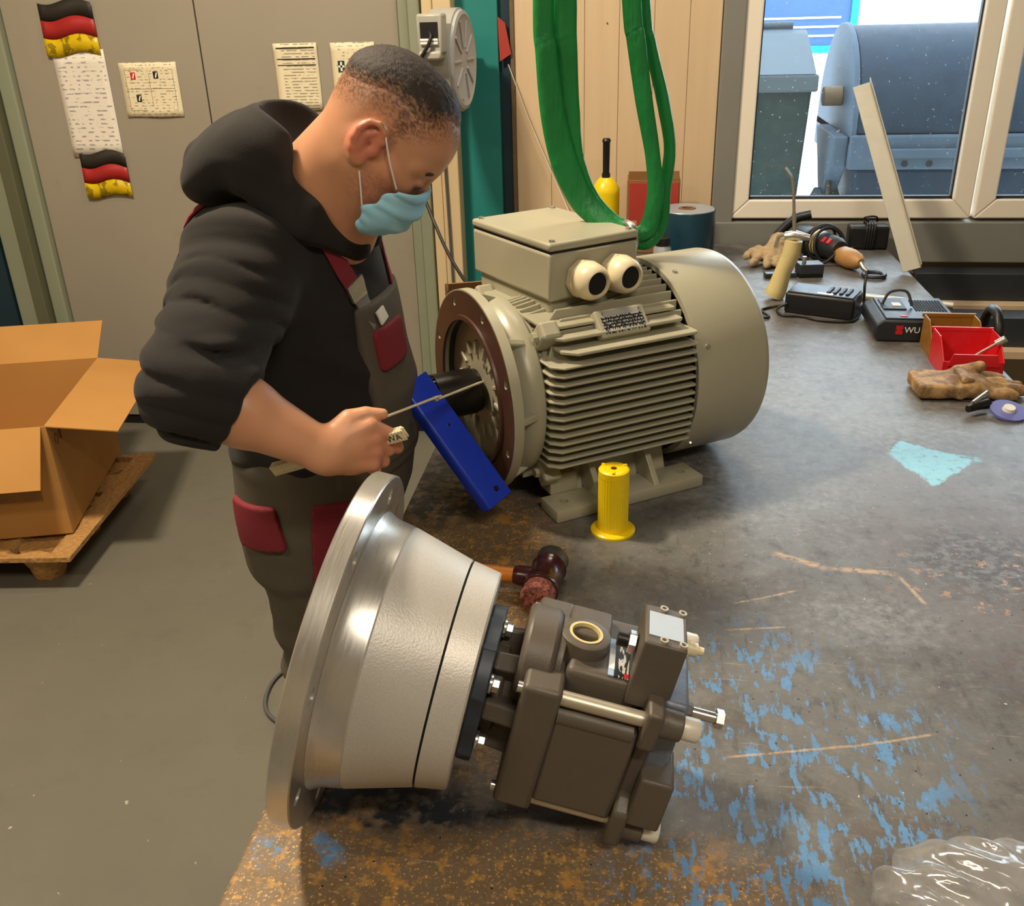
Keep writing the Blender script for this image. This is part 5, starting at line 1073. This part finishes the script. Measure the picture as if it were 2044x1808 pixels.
# head frame: pitched 45 degrees forward, facing +x
HO = A3(-0.365, 1.370, 1.532); PT = math.radians(45)
HF = A3(math.cos(PT), 0.0, -math.sin(PT)); HU = A3(math.sin(PT), 0, math.cos(PT)); HL = A3(0, 1, 0)
HR = np.stack([HF, HL, HU])           # rows: head axes
HS = 0.90
def to_head(P): return (P - HO) @ HR.T / HS
def from_head(q): return np.asarray(q, float) * HS @ HR + HO
def d_head(Q):
    """Q in head coordinates: x forward, y left, z up, origin between the ears"""
    Y = Q.copy(); Y[..., 1] = np.abs(Y[..., 1])
    d = d_ell(Y, (-0.010, 0, 0.046), (0.100, 0.079, 0.080)); d = smin(d, d_ell(Y, (0.030, 0, 0.034), (0.066, 0.066, 0.070)), 0.03)
    d = smin(d, d_ell(Y, (0.040, 0, -0.030), (0.054, 0.060, 0.075)), 0.03)
    d = smin(d, d_cone(Y, (-0.004, 0.050, -0.040), (0.062, 0.020, -0.092), 0.027, 0.022), 0.03)
    d = smin(d, d_ell(Y, (0.072, 0, -0.092), (0.022, 0.026, 0.020)), 0.02)
    d = smin(d, d_cone(Y, (0.082, 0.012, 0.020), (0.066, 0.046, 0.018), 0.013, 0.012), 0.016)
    d = smin(d, d_cone(Y, (0.040, 0.050, -0.018), (0.064, 0.040, -0.022), 0.020, 0.016), 0.02)
    d = smax(d, -d_ell(Y, (0.104, 0.033, -0.002), (0.018, 0.017, 0.011)), 0.012)
    d = smin(d, d_ell(Y, (0.081, 0.032, -0.004), (0.0125, 0.014, 0.011)), 0.004)
    d = smin(d, d_cone(Y, (0.087, 0, 0.006), (0.098, 0, -0.030), 0.007, 0.010), 0.010)
    d = smin(d, d_ell(Y, (0.092, 0.011, -0.034), (0.009, 0.007, 0.007)), 0.006)
    d = smin(d, d_ell(Y, (0.088, 0, -0.060), (0.014, 0.024, 0.012)), 0.01)
    return d
def d_ear(Q):
    Y = Q.copy(); Y[..., 1] = np.abs(Y[..., 1])
    hx = [(.007, .080, .002), (.010, .083, .016), (.004, .087, .030), (-.009, .0905, .0355), (-.021, .0925, .028), (-.0265, .0935, .012), (-.0245, .0925, -.004), (-.017, .089, -.018), (-.008, .085, -.027)]
    rs = [.0030, .0034, .0038, .0040, .0042, .0042, .0040, .0042, .0055]
    e = d_ell(Y, (-.009, .080, .004), (.0185, .0065, .0300))
    e = smax(e, -d_ell(Y, (-.003, .0885, -.002), (.0090, .0085, .0120)), 0.003)
    for i in range(8): e = smin(e, d_cone(Y, hx[i], hx[i + 1], rs[i], rs[i + 1]), 0.0035)
    e = smin(e, smin(d_cone(Y, (-.006, .087, .020), (-.0155, .089, .008), .0026, .0030), d_cone(Y, (-.0155, .089, .008), (-.012, .0875, -.012), .0030, .0030), 0.003), 0.003)
    e = smin(e, d_ell(Y, (-.003, .083, -.028), (.0085, .0055, .0090)), 0.004)
    e = smin(e, d_ell(Y, (.0085, .0815, -.003), (.0050, .0055, .0080)), 0.003)
    return e
# torso sections by height
TZs = np.array([0.78, 0.86, 0.93, 1.00, 1.12, 1.24, 1.34, 1.41, 1.46, 1.52])
TCX = np.array([-0.568, -0.568, -0.553, -0.545, -0.546, -0.566, -0.580, -0.572, -0.555, -0.53])
THX = np.array([0.130, 0.134, 0.146, 0.150, 0.153, 0.155, 0.152, 0.132, 0.105, 0.06])
THY = np.array([0.170, 0.180, 0.186, 0.186, 0.190, 0.196, 0.200, 0.178, 0.130, 0.07])
TCY = 1.475
def d_torso(P, grow=0.0, z0=0.80, z1=1.46):
    z = P[..., 2]; cx = np.interp(z, TZs, TCX); hx = np.interp(z, TZs, THX); hy = np.interp(z, TZs, THY)
    q = np.sqrt(((P[..., 0] - cx) / hx) ** 2 + ((P[..., 1] - TCY) / hy) ** 2 + 1e-9)
    d = (q - 1) * np.minimum(hx, hy) * 0.92 - grow
    return smax(smax(d, z - z1, 0.05), z0 - z, 0.02)
SH_R, EL_R, WR_R = A3(-0.572, 1.292, 1.362), A3(-0.584, 1.108, 1.248), A3(-0.425, 1.150, 1.138)
SH_L, EL_L, WR_L = A3(-0.570, 1.640, 1.365), A3(-0.610, 1.740, 1.130), A3(-0.478, 1.668, 1.045)
CUFF_R = EL_R + 0.26 * (WR_R - EL_R)
# right hand: F fingers, U thumb side, N back of the hand
F_ = A3(0.84, 0.52, 0.06); F_ /= np.linalg.norm(F_); N_ = A3(0.50, -0.84, 0.12); N_ -= F_ * (N_ @ F_); N_ /= np.linalg.norm(N_); U_ = np.cross(F_, -N_) * -1.0
if U_[2] < 0: U_ = -U_
def H_(f, u, n): return WR_R + F_ * f + U_ * u + N_ * n
def fingers():
    L = []
    ch = lambda pts, rs: [L.append((pts[i], pts[i + 1], rs[i], rs[i + 1])) for i in range(len(pts) - 1)]
    ch([H_(.066, .026, .006), H_(.096, .002, .006), H_(.102, -.022, -.008), H_(.088, -.028, -.028)], [.0105, .0098, .009, .0078])          # index, bent over the rule
    ch([H_(.070, .006, .006), H_(.087, -.021, -.006), H_(.080, -.030, -.032), H_(.060, -.022, -.040)], [.0108, .0098, .009, .008])        # middle
    ch([H_(.066, -.014, .004), H_(.078, -.037, -.008), H_(.070, -.038, -.032), H_(.052, -.028, -.038)], [.010, .0092, .0085, .0075])       # ring
    ch([H_(.058, -.031, .000), H_(.064, -.048, -.010), H_(.056, -.045, -.030), H_(.044, -.036, -.034)], [.009, .008, .0073, .0066])        # little
    ch([H_(.012, .022, -.006), H_(.040, .040, -.006), H_(.064, .041, -.002), H_(.087, .036, .002)], [.0155, .0125, .0108, .0082])          # thumb along the rule
    return L
FING = fingers()
def d_palm(P):
    M_ = np.stack([F_, U_, N_]); Q = (P - WR_R) @ M_.T
    d = d_ell(Q, (0.036, -0.002, 0.000), (0.044, 0.041, 0.0175)); d = smin(d, d_cone(Q, (-0.006, 0.0, 0.0), (0.04, 0.002, 0.0), 0.027, 0.018), 0.02)
    d = smin(d, d_cone(Q, (0.010, 0.014, -0.004), (0.036, 0.034, -0.005), 0.018, 0.014), 0.014)
    for u, f_ in ((.026, .066), (.006, .070), (-.014, .066), (-.031, .058)): d = smin(d, d_cone(Q, (0.02, u * 0.6, 0.006), (f_, u, 0.007), 0.009, 0.0112), 0.008)
    return d
def d_body(P):
    Q = to_head(P); d = smin(d_head(Q), d_ear(Q), 0.004) * HS
    nk = d_cone(P, from_head((-0.022, 0, -0.018)), A3(-0.528, 1.44, 1.410), 0.066, 0.082); d = smin(d, nk, 0.035)
    d = smin(d, d_cone(P, from_head((0.010, 0, -0.06)), A3(-0.470, 1.42, 1.40), 0.050, 0.070), 0.03)
    d = smin(d, d_torso(P, -0.030, 0.86, 1.43), 0.05)
    for S, E, W, sp in ((SH_R, EL_R, WR_R, 1), (SH_L, EL_L, WR_L, -1)):
        d = smin(d, d_cone(P, S, E, 0.055, 0.044), 0.03); mid = E + 0.35 * (W - E)
        d = smin(d, smin(d_cone(P, E, mid, 0.044, 0.0475), d_cone(P, mid, W, 0.0475, 0.0285), 0.015), 0.02)
    d = smin(d, d_palm(P), 0.014)
    f = None
    for a, b, ra, rb in FING:
        q = d_cone(P, a, b, ra, rb); f = q if f is None else smin(f, q, 0.0016)
    d = smin(d, f, 0.0055)
    # left hand, closed on the top end of the blue bar
    d = smin(d, d_ell(P, WR_L + A3(0.030, -0.045, 0.015), (0.034, 0.044, 0.026)), 0.02)
    for k in range(4):
        a = WR_L + A3(0.040, -0.075 + 0.006 * k, 0.036 - 0.019 * k); b = a + A3(0.012, -0.022, -0.004); c_ = b + A3(-0.022, -0.012, -0.004)
        d = smin(d, smin(d_cone(P, a, b, 0.010, 0.009), d_cone(P, b, c_, 0.009, 0.008), 0.004), 0.007)
    d = smin(d, d_cone(P, WR_L + A3(0.045, -0.03, 0.03), WR_L + A3(0.062, -0.07, 0.05), 0.012, 0.009), 0.008)
    return d
v, f = sdf_mesh_sparse(d_body, (-0.78, 1.02, 0.84), (-0.20, 1.82, 1.72), 0.0029)
# skin tones: warm skin, redder ear, cheek and knuckles; clipped hair shows at the sides of the head
Q = to_head(v); ss = lambda x, a, b: np.clip((x - a) / (b - a), 0, 1) ** 2 * (3 - 2 * np.clip((x - a) / (b - a), 0, 1))
skin = np.array(rgb('#d39c78')[:3]); red = np.array(rgb('#c8705c')[:3]); hairc = np.array(rgb('#34261d')[:3]); lash = np.array(rgb('#5a3528')[:3])
col = np.repeat(skin[None], len(v), 0)
def blend(mask, c): 
    global col; col = col * (1 - mask[:, None]) + c[None] * mask[:, None]
headm = ss(v[:, 2], 1.40, 1.46)
blend(0.75 * headm * ss(-np.linalg.norm((Q - A3(-0.01, 0, 0.0)) * A3(1, 0, 1), axis=1), -0.042, -0.022) * ss(np.abs(Q[:, 1]), 0.074, 0.082), red)
blend(0.40 * headm * ss(-np.linalg.norm(Q - A3(0.05, -0.055, -0.045), axis=1), -0.06, -0.01), red)
hand_d = np.linalg.norm(v - H_(.072, -.01, 0), axis=1); blend(0.45 * ss(-hand_d, -0.06, -0.01), red)
def hairline(Q):
    return Q[..., 2] - (0.058 - 0.60 * np.clip(-Q[..., 0] - 0.03, 0, 0.07)) - 0.035 * np.clip((Q[..., 0] - 0.035) / 0.04, 0, 1.3) * np.clip(np.abs(Q[..., 1]) / 0.03, 0.55, 1)
hl = hairline(Q); rnd = np.random.rand(len(v)); not_ear = (np.abs(Q[:, 1]) < 0.0815) | (Q[:, 2] > 0.045)
side = ss(-np.abs(Q[:, 0] - 0.016), -0.016, -0.004) * ss(Q[:, 2], -0.03, 0.02) * 0.35                 # sideburn
dens = np.clip(ss(hl, -0.042, 0.022) * 0.85 + side, 0, 1) * headm * not_ear
blend(np.clip(dens * (0.30 + 1.1 * rnd), 0, 1) * 0.95, hairc)
ear_shade = headm * ss(-np.linalg.norm((Q * A3(1, 0, 1) - A3(-0.002, 0, -0.003)), axis=1), -0.011, -0.004) * ss(np.abs(Q[:, 1]), 0.070, 0.078) * ss(-np.abs(Q[:, 1]), -0.088, -0.084)
blend(0.7 * ear_shade, np.array(rgb('#6a2a20')[:3]))  # shade of the ear hollow painted into the skin colour
blend(0.55 * headm * ss(-np.linalg.norm((Q - A3(0.085, -0.033, -0.010)), axis=1), -0.018, -0.006), lash)
blend(0.35 * headm * ss(-np.linalg.norm((Q - A3(0.03, -0.055, -0.05)), axis=1), -0.05, -0.02) * rnd, hairc)
me = np_mesh('body', v - np.array(BASE), f); vcol(me, col)
t = NT('skin'); at_ = t.attr('tone')[0]; t.bump(t.noise(260, 3), 0.12, 0.0008)
MATS['skin'] = t.set(t.mix(t.math('MULTIPLY', t.noise(40, 4), 0.25), at_, rgb('#c98266')), 0.45, 0, Subsurface_Weight=0.12, Subsurface_Radius=(0.012, 0.005, 0.003), Subsurface_Scale=0.6)
body = finish('body', me, 'skin', PE, 180)
# hair on top
def d_hair(P):
    Q = to_head(P); d = d_head(Q)
    hl = hairline(Q)
    k = np.clip(hl / 0.060, 0, 1); tuft = 0.0012 * np.sin(Q[..., 0] * 620 + 8 * np.sin(Q[..., 1] * 140)) * np.sin(Q[..., 1] * 560 + 6 * np.sin(Q[..., 0] * 150))
    return (d - (-0.0022 + 0.0085 * k * k * (3 - 2 * k)) - tuft * k) * HS
hv, hf = sdf_mesh_sparse(d_hair, HO - 0.17, HO + 0.19, 0.0026)
q = to_head(hv); keep = d_head(q) > -0.0020; fk = keep[hf].all(1)
me = np_mesh('hair', hv - np.array(BASE), hf[fk]); kk = np.clip(hairline(q) / 0.060, 0, 1); hr_ = np.random.rand(len(hv)); dn = np.clip(0.55 + ss(kk, 0.25, 0.75) * 0.6, 0, 1); mx_ = np.clip(dn * (0.30 + 1.1 * hr_) + ss(kk, 0.55, 0.9), 0, 1)[:, None]
vcol(me, np.array(rgb('#c08e6c')[:3]) * (1 - mx_) + np.array(rgb('#2c2019')[:3]) * mx_)
t = NT('hair_brown'); nn_ = t.noise(1, 4, .6, co=t.mapping(scale=(500, 500, 160))); t.bump(nn_, 0.7, 0.002)
MATS['hair'] = t.set(t.mix(t.math('MULTIPLY', nn_, 0.5), t.attr('tone')[0], rgb('#17100c')), 0.6); hair = finish('hair', me, 'hair', PE, 180); simple('brow_hair', '#2c2019', 0.7)
# eyebrow
MB().tube([from_head((0.094 - 0.3 * abs(s) ** 2 * 8, -s, 0.021 - (s - 0.03) ** 2 * 6)) - np.array(BASE) for s in np.linspace(0.016, 0.052, 9)], [0.002, 0.003, 0.0036, 0.0036, 0.0034, 0.003, 0.0026, 0.002, 0.0012], 8).build('eyebrow', 'brow_hair', PE, 60)
MB().tube([from_head((0.0935 - 0.3 * abs(s - 0.03) ** 2 * 30, -s, -0.010 - 0.002 * math.cos((s - 0.032) * 90))) - np.array(BASE) for s in np.linspace(0.020, 0.046, 9)], [0.0006, 0.0012, 0.0016, 0.0018, 0.0018, 0.0018, 0.0016, 0.0012, 0.0006], 6).build('eyelashes', 'brow_hair', PE, 60)

# --- hoodie
def folds(P, k, d, ph=0.0, w=0.6):
    d = A3(*d); d /= np.linalg.norm(d); s = P @ d
    n_ = np.sin(P[..., 0] * 17 + ph) + np.sin(P[..., 1] * 14 + 2 * ph) + np.sin(P[..., 2] * 15 + 3 * ph)
    x = np.sin(s * k + w * n_ * 1.6); return np.sign(x) * np.abs(x) ** 1.4 * (0.55 + 0.45 * np.sin(n_ * 1.3 + ph))
def d_hoodie(P):
    d = d_torso(P, 0.004, 1.015, 1.455)
    d = d + 0.0045 * folds(P, 62, (0.25, 0.2, 1.0), 0.4, 0.9) * np.clip((1.33 - P[..., 2]) / 0.1, 0.15, 1)
    d = d + 0.0035 * folds(P, 45, (1.0, 0.2, 0.7), 1.9, 0.8)
    for S, E, C, sg in ((SH_R, EL_R, CUFF_R, 1), (SH_L, EL_L, EL_L + 0.5 * (WR_L - EL_L), 0)):
        ax = E - S; ax = ax / np.linalg.norm(ax); up = d_cone(P, S, E, 0.092, 0.068); fo = d_cone(P, E, C, 0.069, 0.062)
        ca = (C - E) / np.linalg.norm(C - E); fo = smax(fo, (P - C) @ ca - 0.010, 0.008)
        a = smin(up, fo, 0.03); te = np.linalg.norm(P - (E + 0.02), axis=-1); wgt = np.clip(1.15 - te / 0.17, 0, 1)
        fd = ax * 0.45 + A3(-0.1, 0.1, -0.9); fd = fd / np.linalg.norm(fd); nz = np.sin(P[..., 0] * 31 + 1) + np.sin(P[..., 1] * 27 + P[..., 2] * 11) + np.sin(P[..., 0] * 14 - P[..., 1] * 19)
        rl = np.abs(np.sin((P @ fd) * 86 + 0.75 * nz)) ** 0.7; gate = np.clip(0.5 + 0.5 * np.sin(nz * 2.1 + P[..., 0] * 20), 0.25, 1)
        a = a - wgt * 0.021 * (rl - 0.7) * gate + 0.004 * folds(P, 60, ax, 2.2, 0.7)
        # thin seam round the shoulder
        d = smin(d, a, 0.022)
    # neck opening
    d = smax(d, -d_cone(P, A3(-0.50, 1.435, 1.43), A3(-0.36, 1.40, 1.60), 0.074, 0.10), 0.012)
    return d
v, f = sdf_mesh_sparse(d_hoodie, (-0.78, 0.97, 1.00), (-0.32, 1.87, 1.50), 0.0046, 8)
me = np_mesh('hoodie', v - np.array(BASE), f)
t = NT('hoodie_fabric'); t.bump(t.noise(420, 2), 0.35, 0.0008)
MATS['hoodie'] = t.set(t.mix(t.noise(30, 4), rgb('#161514'), rgb('#201d1b')), 0.95, 0, Sheen_Weight=0.04, Sheen_Roughness=0.5); hoodie = finish('hoodie', me, 'hoodie', PE, 180)
hv_ = [Vector(p) for p in v]; hood_bvh = BVHTree.FromPolygons(hv_, [tuple(int(i) for i in q) for q in f])
# hood lying on the back
def d_hood(P):
    Y = P.copy(); Y[..., 1] = np.abs(P[..., 1] - 1.43)
    # collar ring: from throat round to the back
    c1, c2, c3 = A3(-0.432, 0.035, 1.375), A3(-0.482, 0.105, 1.428), A3(-0.545, 0.105, 1.490)
    d = smin(d_cone(Y, c1, c2, 0.022, 0.028), d_cone(Y, c2, c3, 0.028, 0.034), 0.02)
    bag = d_ell(Y, (-0.585, 0, 1.505), (0.118, 0.125, 0.058), rotm(0, math.radians(-24), 0)); tip = d_cone(Y, A3(-0.60, 0, 1.50), A3(-0.672, 0, 1.498), 0.050, 0.022)
    top = d_cone(Y, A3(-0.535, 0.02, 1.545), A3(-0.548, 0.085, 1.520), 0.036, 0.036)
    bag = smin(smin(bag, tip, 0.03), top, 0.03)
    bag = smax(bag, -d_ell(Y, (-0.500, 0, 1.560), (0.066, 0.078, 0.060), rotm(0, math.radians(35), 0)), 0.014)
    d = smin(d, bag, 0.03)
    d = smax(d, -d_cone(P, A3(-0.50, 1.43, 1.44), A3(-0.40, 1.39, 1.56), 0.076, 0.082), 0.010)
    return d + 0.004 * folds(P, 55, (0.5, 0.3, 1), 1.2, 0.8) - 0.002
v, f = sdf_mesh_sparse(d_hood, (-0.75, 1.24, 1.32), (-0.37, 1.62, 1.64), 0.0042)
finish('hood', np_mesh('hood', v - np.array(BASE), f), 'hoodie', PE, 180)
# --- overalls
LEGS = [(A3(-0.568, 1.395, 0.90), A3(-0.560, 1.385, 0.50), A3(-0.585, 1.385, 0.10), A3(-0.50, 1.36, 0.03)), (A3(-0.566, 1.565, 0.90), A3(-0.545, 1.610, 0.50), A3(-0.570, 1.635, 0.10), A3(-0.48, 1.65, 0.03))]
def d_trousers(P):
    d = d_torso(P, 0.008, 0.80, 1.06)
    for h_, k_, a_, t_ in LEGS:
        l = smin(d_cone(P, h_, k_, 0.100, 0.076), d_cone(P, k_, a_, 0.076, 0.070), 0.02); l = smax(l, 0.075 - P[..., 2], 0.01)
        wk = np.clip(1 - np.abs(P[..., 2] - 0.58) / 0.16, 0, 1); l = l + 0.009 * wk * folds(P, 75, (0.5, 0.2, 1), 0.7, 0.7) + 0.004 * folds(P, 38, (0.4, 0, 1), 2.5, 0.9)
        d = smin(d, l, 0.03)
    return d
v, f = sdf_mesh_sparse(d_trousers, (-0.76, 1.22, 0.05), (-0.33, 1.78, 1.10), 0.0062)
t = NT('overall_grey'); t.bump(t.noise(1, 2, .5, co=t.mapping(scale=(600, 600, 600))), 0.3, 0.0006)
MATS['overall_grey'] = t.set(t.mix(t.noise(12, 5), rgb('#4b463c'), rgb('#5d574b')), 0.85); simple('overall_red', '#7a1c2c', 0.8, 0, 0.12, 25, 0.25, 500)
simple('overall_light', '#74716b', 0.8, 0, 0.12, 25, 0.2, 500); simple('overall_rim', '#d9d5cc', 0.7, 0, 0.05)
tro = finish('trousers', np_mesh('trousers', v - np.array(BASE), f), 'overall_grey', PE, 180)
def d_box(P, c, h, R=None):
    q = P - A3(*c)
    if R is not None: q = q @ R
    q = np.abs(q) - A3(*h); return np.linalg.norm(np.maximum(q, 0), axis=-1) + np.minimum(q.max(-1), 0)
def patch(name, base, off, c, h, mat, R=None, res=0.0035, rr=0.008, pad=0.01):
    H_2 = A3(*h); ext = np.linalg.norm(H_2) if R is not None else H_2; fn = lambda P: smax(smax(base(P) - off, -(base(P) + 0.010), 0.002), d_box(P, c, H_2 - rr, R) - rr, 0.002)
    v, f = sdf_mesh(fn, A3(*c) - ext - pad, A3(*c) + ext + pad, res); return finish(name, np_mesh(name, v - np.array(BASE), f), mat, PE, 180)
# bib panel in front of the chest
def d_bibbase(P): return smin(d_torso(P, 0.009, 0.9, 1.46), d_torso(P, 0.009, 0.9, 1.46), 0.001) + 0.002 * folds(P, 50, (0.3, 0.3, 1), 1.0, 0.8)
patch('bib', d_bibbase, 0.004, (-0.372, 1.475, 1.145), (0.065, 0.115, 0.135), 'overall_grey', res=0.0045)
patch('bib_side', d_bibbase, 0.0025, (-0.40, 1.475, 1.05), (0.085, 0.175, 0.060), 'overall_grey', res=0.0045)
patch('bib_pocket', d_bibbase, 0.010, (-0.385, 1.43, 1.205), (0.06, 0.050, 0.034), 'overall_red', res=0.0035)
patch('pocket_flap', d_trousers, 0.007, (-0.618, 1.34, 0.925), (0.052, 0.10, 0.040), 'overall_red', rotm(0, math.radians(-10), 0))
patch('knee_panel', d_trousers, 0.004, (-0.492, 1.33, 0.84), (0.035, 0.10, 0.135), 'overall_red', rotm(0, math.radians(6), 0), res=0.0042)
# straps follow the hoodie surface
def on_hoodie(P, off):
    loc, nor, i, d = hood_bvh.find_nearest(Vector(P)); return loc + nor * off, nor
def strap(name, pts, wd, mat, th=0.003, off=0.003):
    P, Nn = zip(*[on_hoodie(p, off) for p in smooth_path(pts, 5)])
    return MB().strap([p - BASE for p in P], wd, list(Nn), th).build(name, mat, PE, 60)
strap('strap', [(-0.505, 1.345, 1.462), (-0.47, 1.335, 1.445), (-0.445, 1.335, 1.405), (-0.428, 1.345, 1.365), (-0.412, 1.36, 1.325), (-0.405, 1.37, 1.305)], 0.030, 'overall_red')
strap('strap_end', [(-0.405, 1.37, 1.31), (-0.395, 1.385, 1.285), (-0.385, 1.395, 1.255)], 0.034, 'overall_light', 0.004, 0.006)
bk = strap('buckle', [(-0.409, 1.365, 1.322), (-0.401, 1.375, 1.298)], 0.038, 'zinc', 0.005, 0.007)
strap('strap', [(-0.60, 1.37, 1.462), (-0.655, 1.39, 1.435), (-0.705, 1.40, 1.38), (-0.73, 1.42, 1.31)], 0.032, 'overall_red')
strap('strap', [(-0.505, 1.60, 1.462), (-0.46, 1.58, 1.43), (-0.42, 1.55, 1.36), (-0.40, 1.53, 1.28)], 0.030, 'overall_red')
strap('name_patch', [(-0.402, 1.40, 1.272), (-0.398, 1.402, 1.250)], 0.026, 'overall_rim', 0.003, 0.020)
for (h_, k_, a_, t_) in LEGS:   # safety shoes
    sf = lambda P: smax(smin(d_cone(P, a_ + A3(0.01, 0, -0.035), t_ + A3(0.06, 0, 0.012), 0.052, 0.040), d_cone(P, a_ + A3(-0.02, 0, -0.055), a_ + A3(-0.01, 0, 0.03), 0.045, 0.05), 0.03), 0.002 - P[..., 2], 0.006)
    v, f = sdf_mesh(sf, a_ + A3(-0.12, -0.1, -0.11), a_ + A3(0.28, 0.1, 0.12), 0.007); finish('safety_shoe', np_mesh('safety_shoe', v - np.array(BASE), f), 'dark_plastic', PE, 180)
# --- face mask
t = NT('mask_blue'); t.bump(t.noise(500, 2), 0.15, 0.0005); MATS['mask_blue'] = t.set(t.mix(t.noise(14, 3), rgb('#82cbee'), rgb('#b0e0f5')), 0.75, 0, Subsurface_Weight=0.0)
simple('mask_white', '#e6e6e4', 0.8, 0, 0.04)
cen = np.array([(.104, -.014), (.114, -.032), (.121, -.054), (.118, -.082), (.101, -.110), (.076, -.128)]); sid = np.array([(.071, -.025), (.064, -.042), (.057, -.062), (.049, -.083), (.052, -.100), (.060, -.116)])
NR, NC = 26, 33; vs = []; fs = []
for r in range(NR):
    u = r / (NR - 1); c = [np.interp(u, np.linspace(0, 1, 6), cen[:, k]) for k in (0, 1)]; s_ = [np.interp(u, np.linspace(0, 1, 6), sid[:, k]) for k in (0, 1)]
    for k in range(NC):
        s = 2 * k / (NC - 1) - 1; w = 1 - math.cos(s * PI / 2); w = w ** 1.25
        x = c[0] * (1 - w) + s_[0] * w; z = c[1] * (1 - w) + s_[1] * w; y = 0.0700 * math.sin(s * PI / 2) * (1 - 0.30 * max(0, u - 0.6))
        pl_ = 0.0016 * (1 if math.sin(u * 22) > 0 else -1) * (1 - abs(s) ** 3) + 0.0035 * math.sin(u * 17 + 1.0) * abs(s) ** 2.5
        vs.append(Vector(from_head((x + pl_, y + math.copysign(pl_, s) * abs(s), z))) - BASE)
for r in range(NR - 1):
    for k in range(NC - 1): a = r * NC + k; fs.append((a, a + 1, a + NC + 1, a + NC))
mk = MB().add(vs, fs).build('face_mask', 'mask_blue', PE, 60); mk.modifiers.new('thickness', 'SOLIDIFY').thickness = 0.0015; mk['label'] = 'light blue pleated surgical mask'
MB().strap([vs[k] + Vector(HF) * 0.0012 - Vector(HU) * 0.002 for k in range(1, NC - 1)], 0.005, [(vs[k + NC * 2] - vs[k]).cross(vs[k + 1] - vs[k]).normalized() for k in range(1, NC - 1)], 0.0012).build('nose_edge', 'mask_white', mk, 60)
for sg in (-1, 1):
    lp = smooth_path([Vector(from_head(p)) - BASE for p in ((.069, sg * .070, -.025), (.038, sg * .083, .001), (.012, sg * .0865, .024), (.002, sg * .083, .034), (-.012, sg * .076, .036), (-.026, sg * .074, .016), (-.022, sg * .074, -.010), (-.006, sg * .078, -.027), (.014, sg * .079, -.046), (.046, sg * .070, -.083))], 6)
    MB().tube(lp, 0.0013, 6).build('ear_loop', 'mask_white', mk, 60)

# ------------------------------------------------------------------ folding rule in the hand
t = NT('rule_print'); x, y, z = t.xyz()[:3]; tick = t.math('FRACT', t.math('MULTIPLY', x, 200)); k = t.math('MULTIPLY', t.step(tick, 0.18, 0.10), t.step(t.math('ABSOLUTE', z), 0.002, 0.004))
MATS['rule_print'] = t.set(t.mix(t.math('MULTIPLY', k, 0.75), t.mix(t.noise(30, 3), rgb('#ece2c0'), rgb('#d8cba4')), rgb('#2a2521')), 0.5)
t = NT('rule_flat_print'); x, y, z = t.xyz()[:3]; tick = t.math('FRACT', t.math('MULTIPLY', x, 200)); k = t.math('MULTIPLY', t.step(tick, 0.18, 0.10), t.step(t.math('ABSOLUTE', y), 0.002, 0.004))
MATS['rule_flat'] = t.set(t.mix(t.math('MULTIPLY', k, 0.75), t.mix(t.noise(30, 3), rgb('#f0e8ca'), rgb('#ded2ae')), rgb('#2a2521')), 0.45)
P0, P1 = Vector((-0.540, 1.222, 1.072)), Vector((-0.320, 1.188, 1.156))
RU, RLn = oriented('folding_rule', 'pale wooden folding rule held in the hand, its long end touching the coupling', 'folding rule', tuple(P0), tuple(P1), (-0.25, -0.25, 1.0))
for k in range(4): MB().bb(0.0, RLn - 0.004 * (k % 2), -0.0072 + 0.0034 * k, -0.0042 + 0.0034 * k, -0.009, 0.009).build('folded_leg', 'rule_print', RU, 0, 0.0008, 1)
text_mesh('WA', 0.014, 'printed_letters', 'ink', RU, (RLn - 0.018, -0.0073, -0.0005), (PI / 2, 0, 0), 0.0002)
mi = RU.matrix_world.inverted(); tip = Vector((-0.278, 1.575, 1.086)); st_ = P1 + Vector((-0.040, 0.012, 0.014))
a, b = mi @ st_, mi @ tip; dd_ = (b - a).normalized(); zz_ = Vector((0, 0, 1)); zz_ = (zz_ - dd_ * zz_.dot(dd_)).normalized(); yy_ = zz_.cross(dd_)
lo_ = Matrix(((dd_.x, yy_.x, zz_.x), (dd_.y, yy_.y, zz_.y), (dd_.z, yy_.z, zz_.z)))
mid_ = a + (b - a) * 0.5; Lh = (b - a).length
for q, (c_, L_) in enumerate(((a + (b - a) * 0.26, Lh * 0.52), (a + (b - a) * 0.75, Lh * 0.50))):
    o = MB().bb(-L_ / 2, L_ / 2, -0.0075, 0.0075, -0.0016, 0.0016).build('extended_leg', 'rule_flat', RU, 0, 0.0006, 1); o.location = c_ - zz_ * 0.0034 * q; o.rotation_euler = lo_.to_euler()
MB().cyl(mid_ - zz_ * 0.006, mid_ + zz_ * 0.0025, 0.0055, n=14).build('hinge', 'zinc', RU)
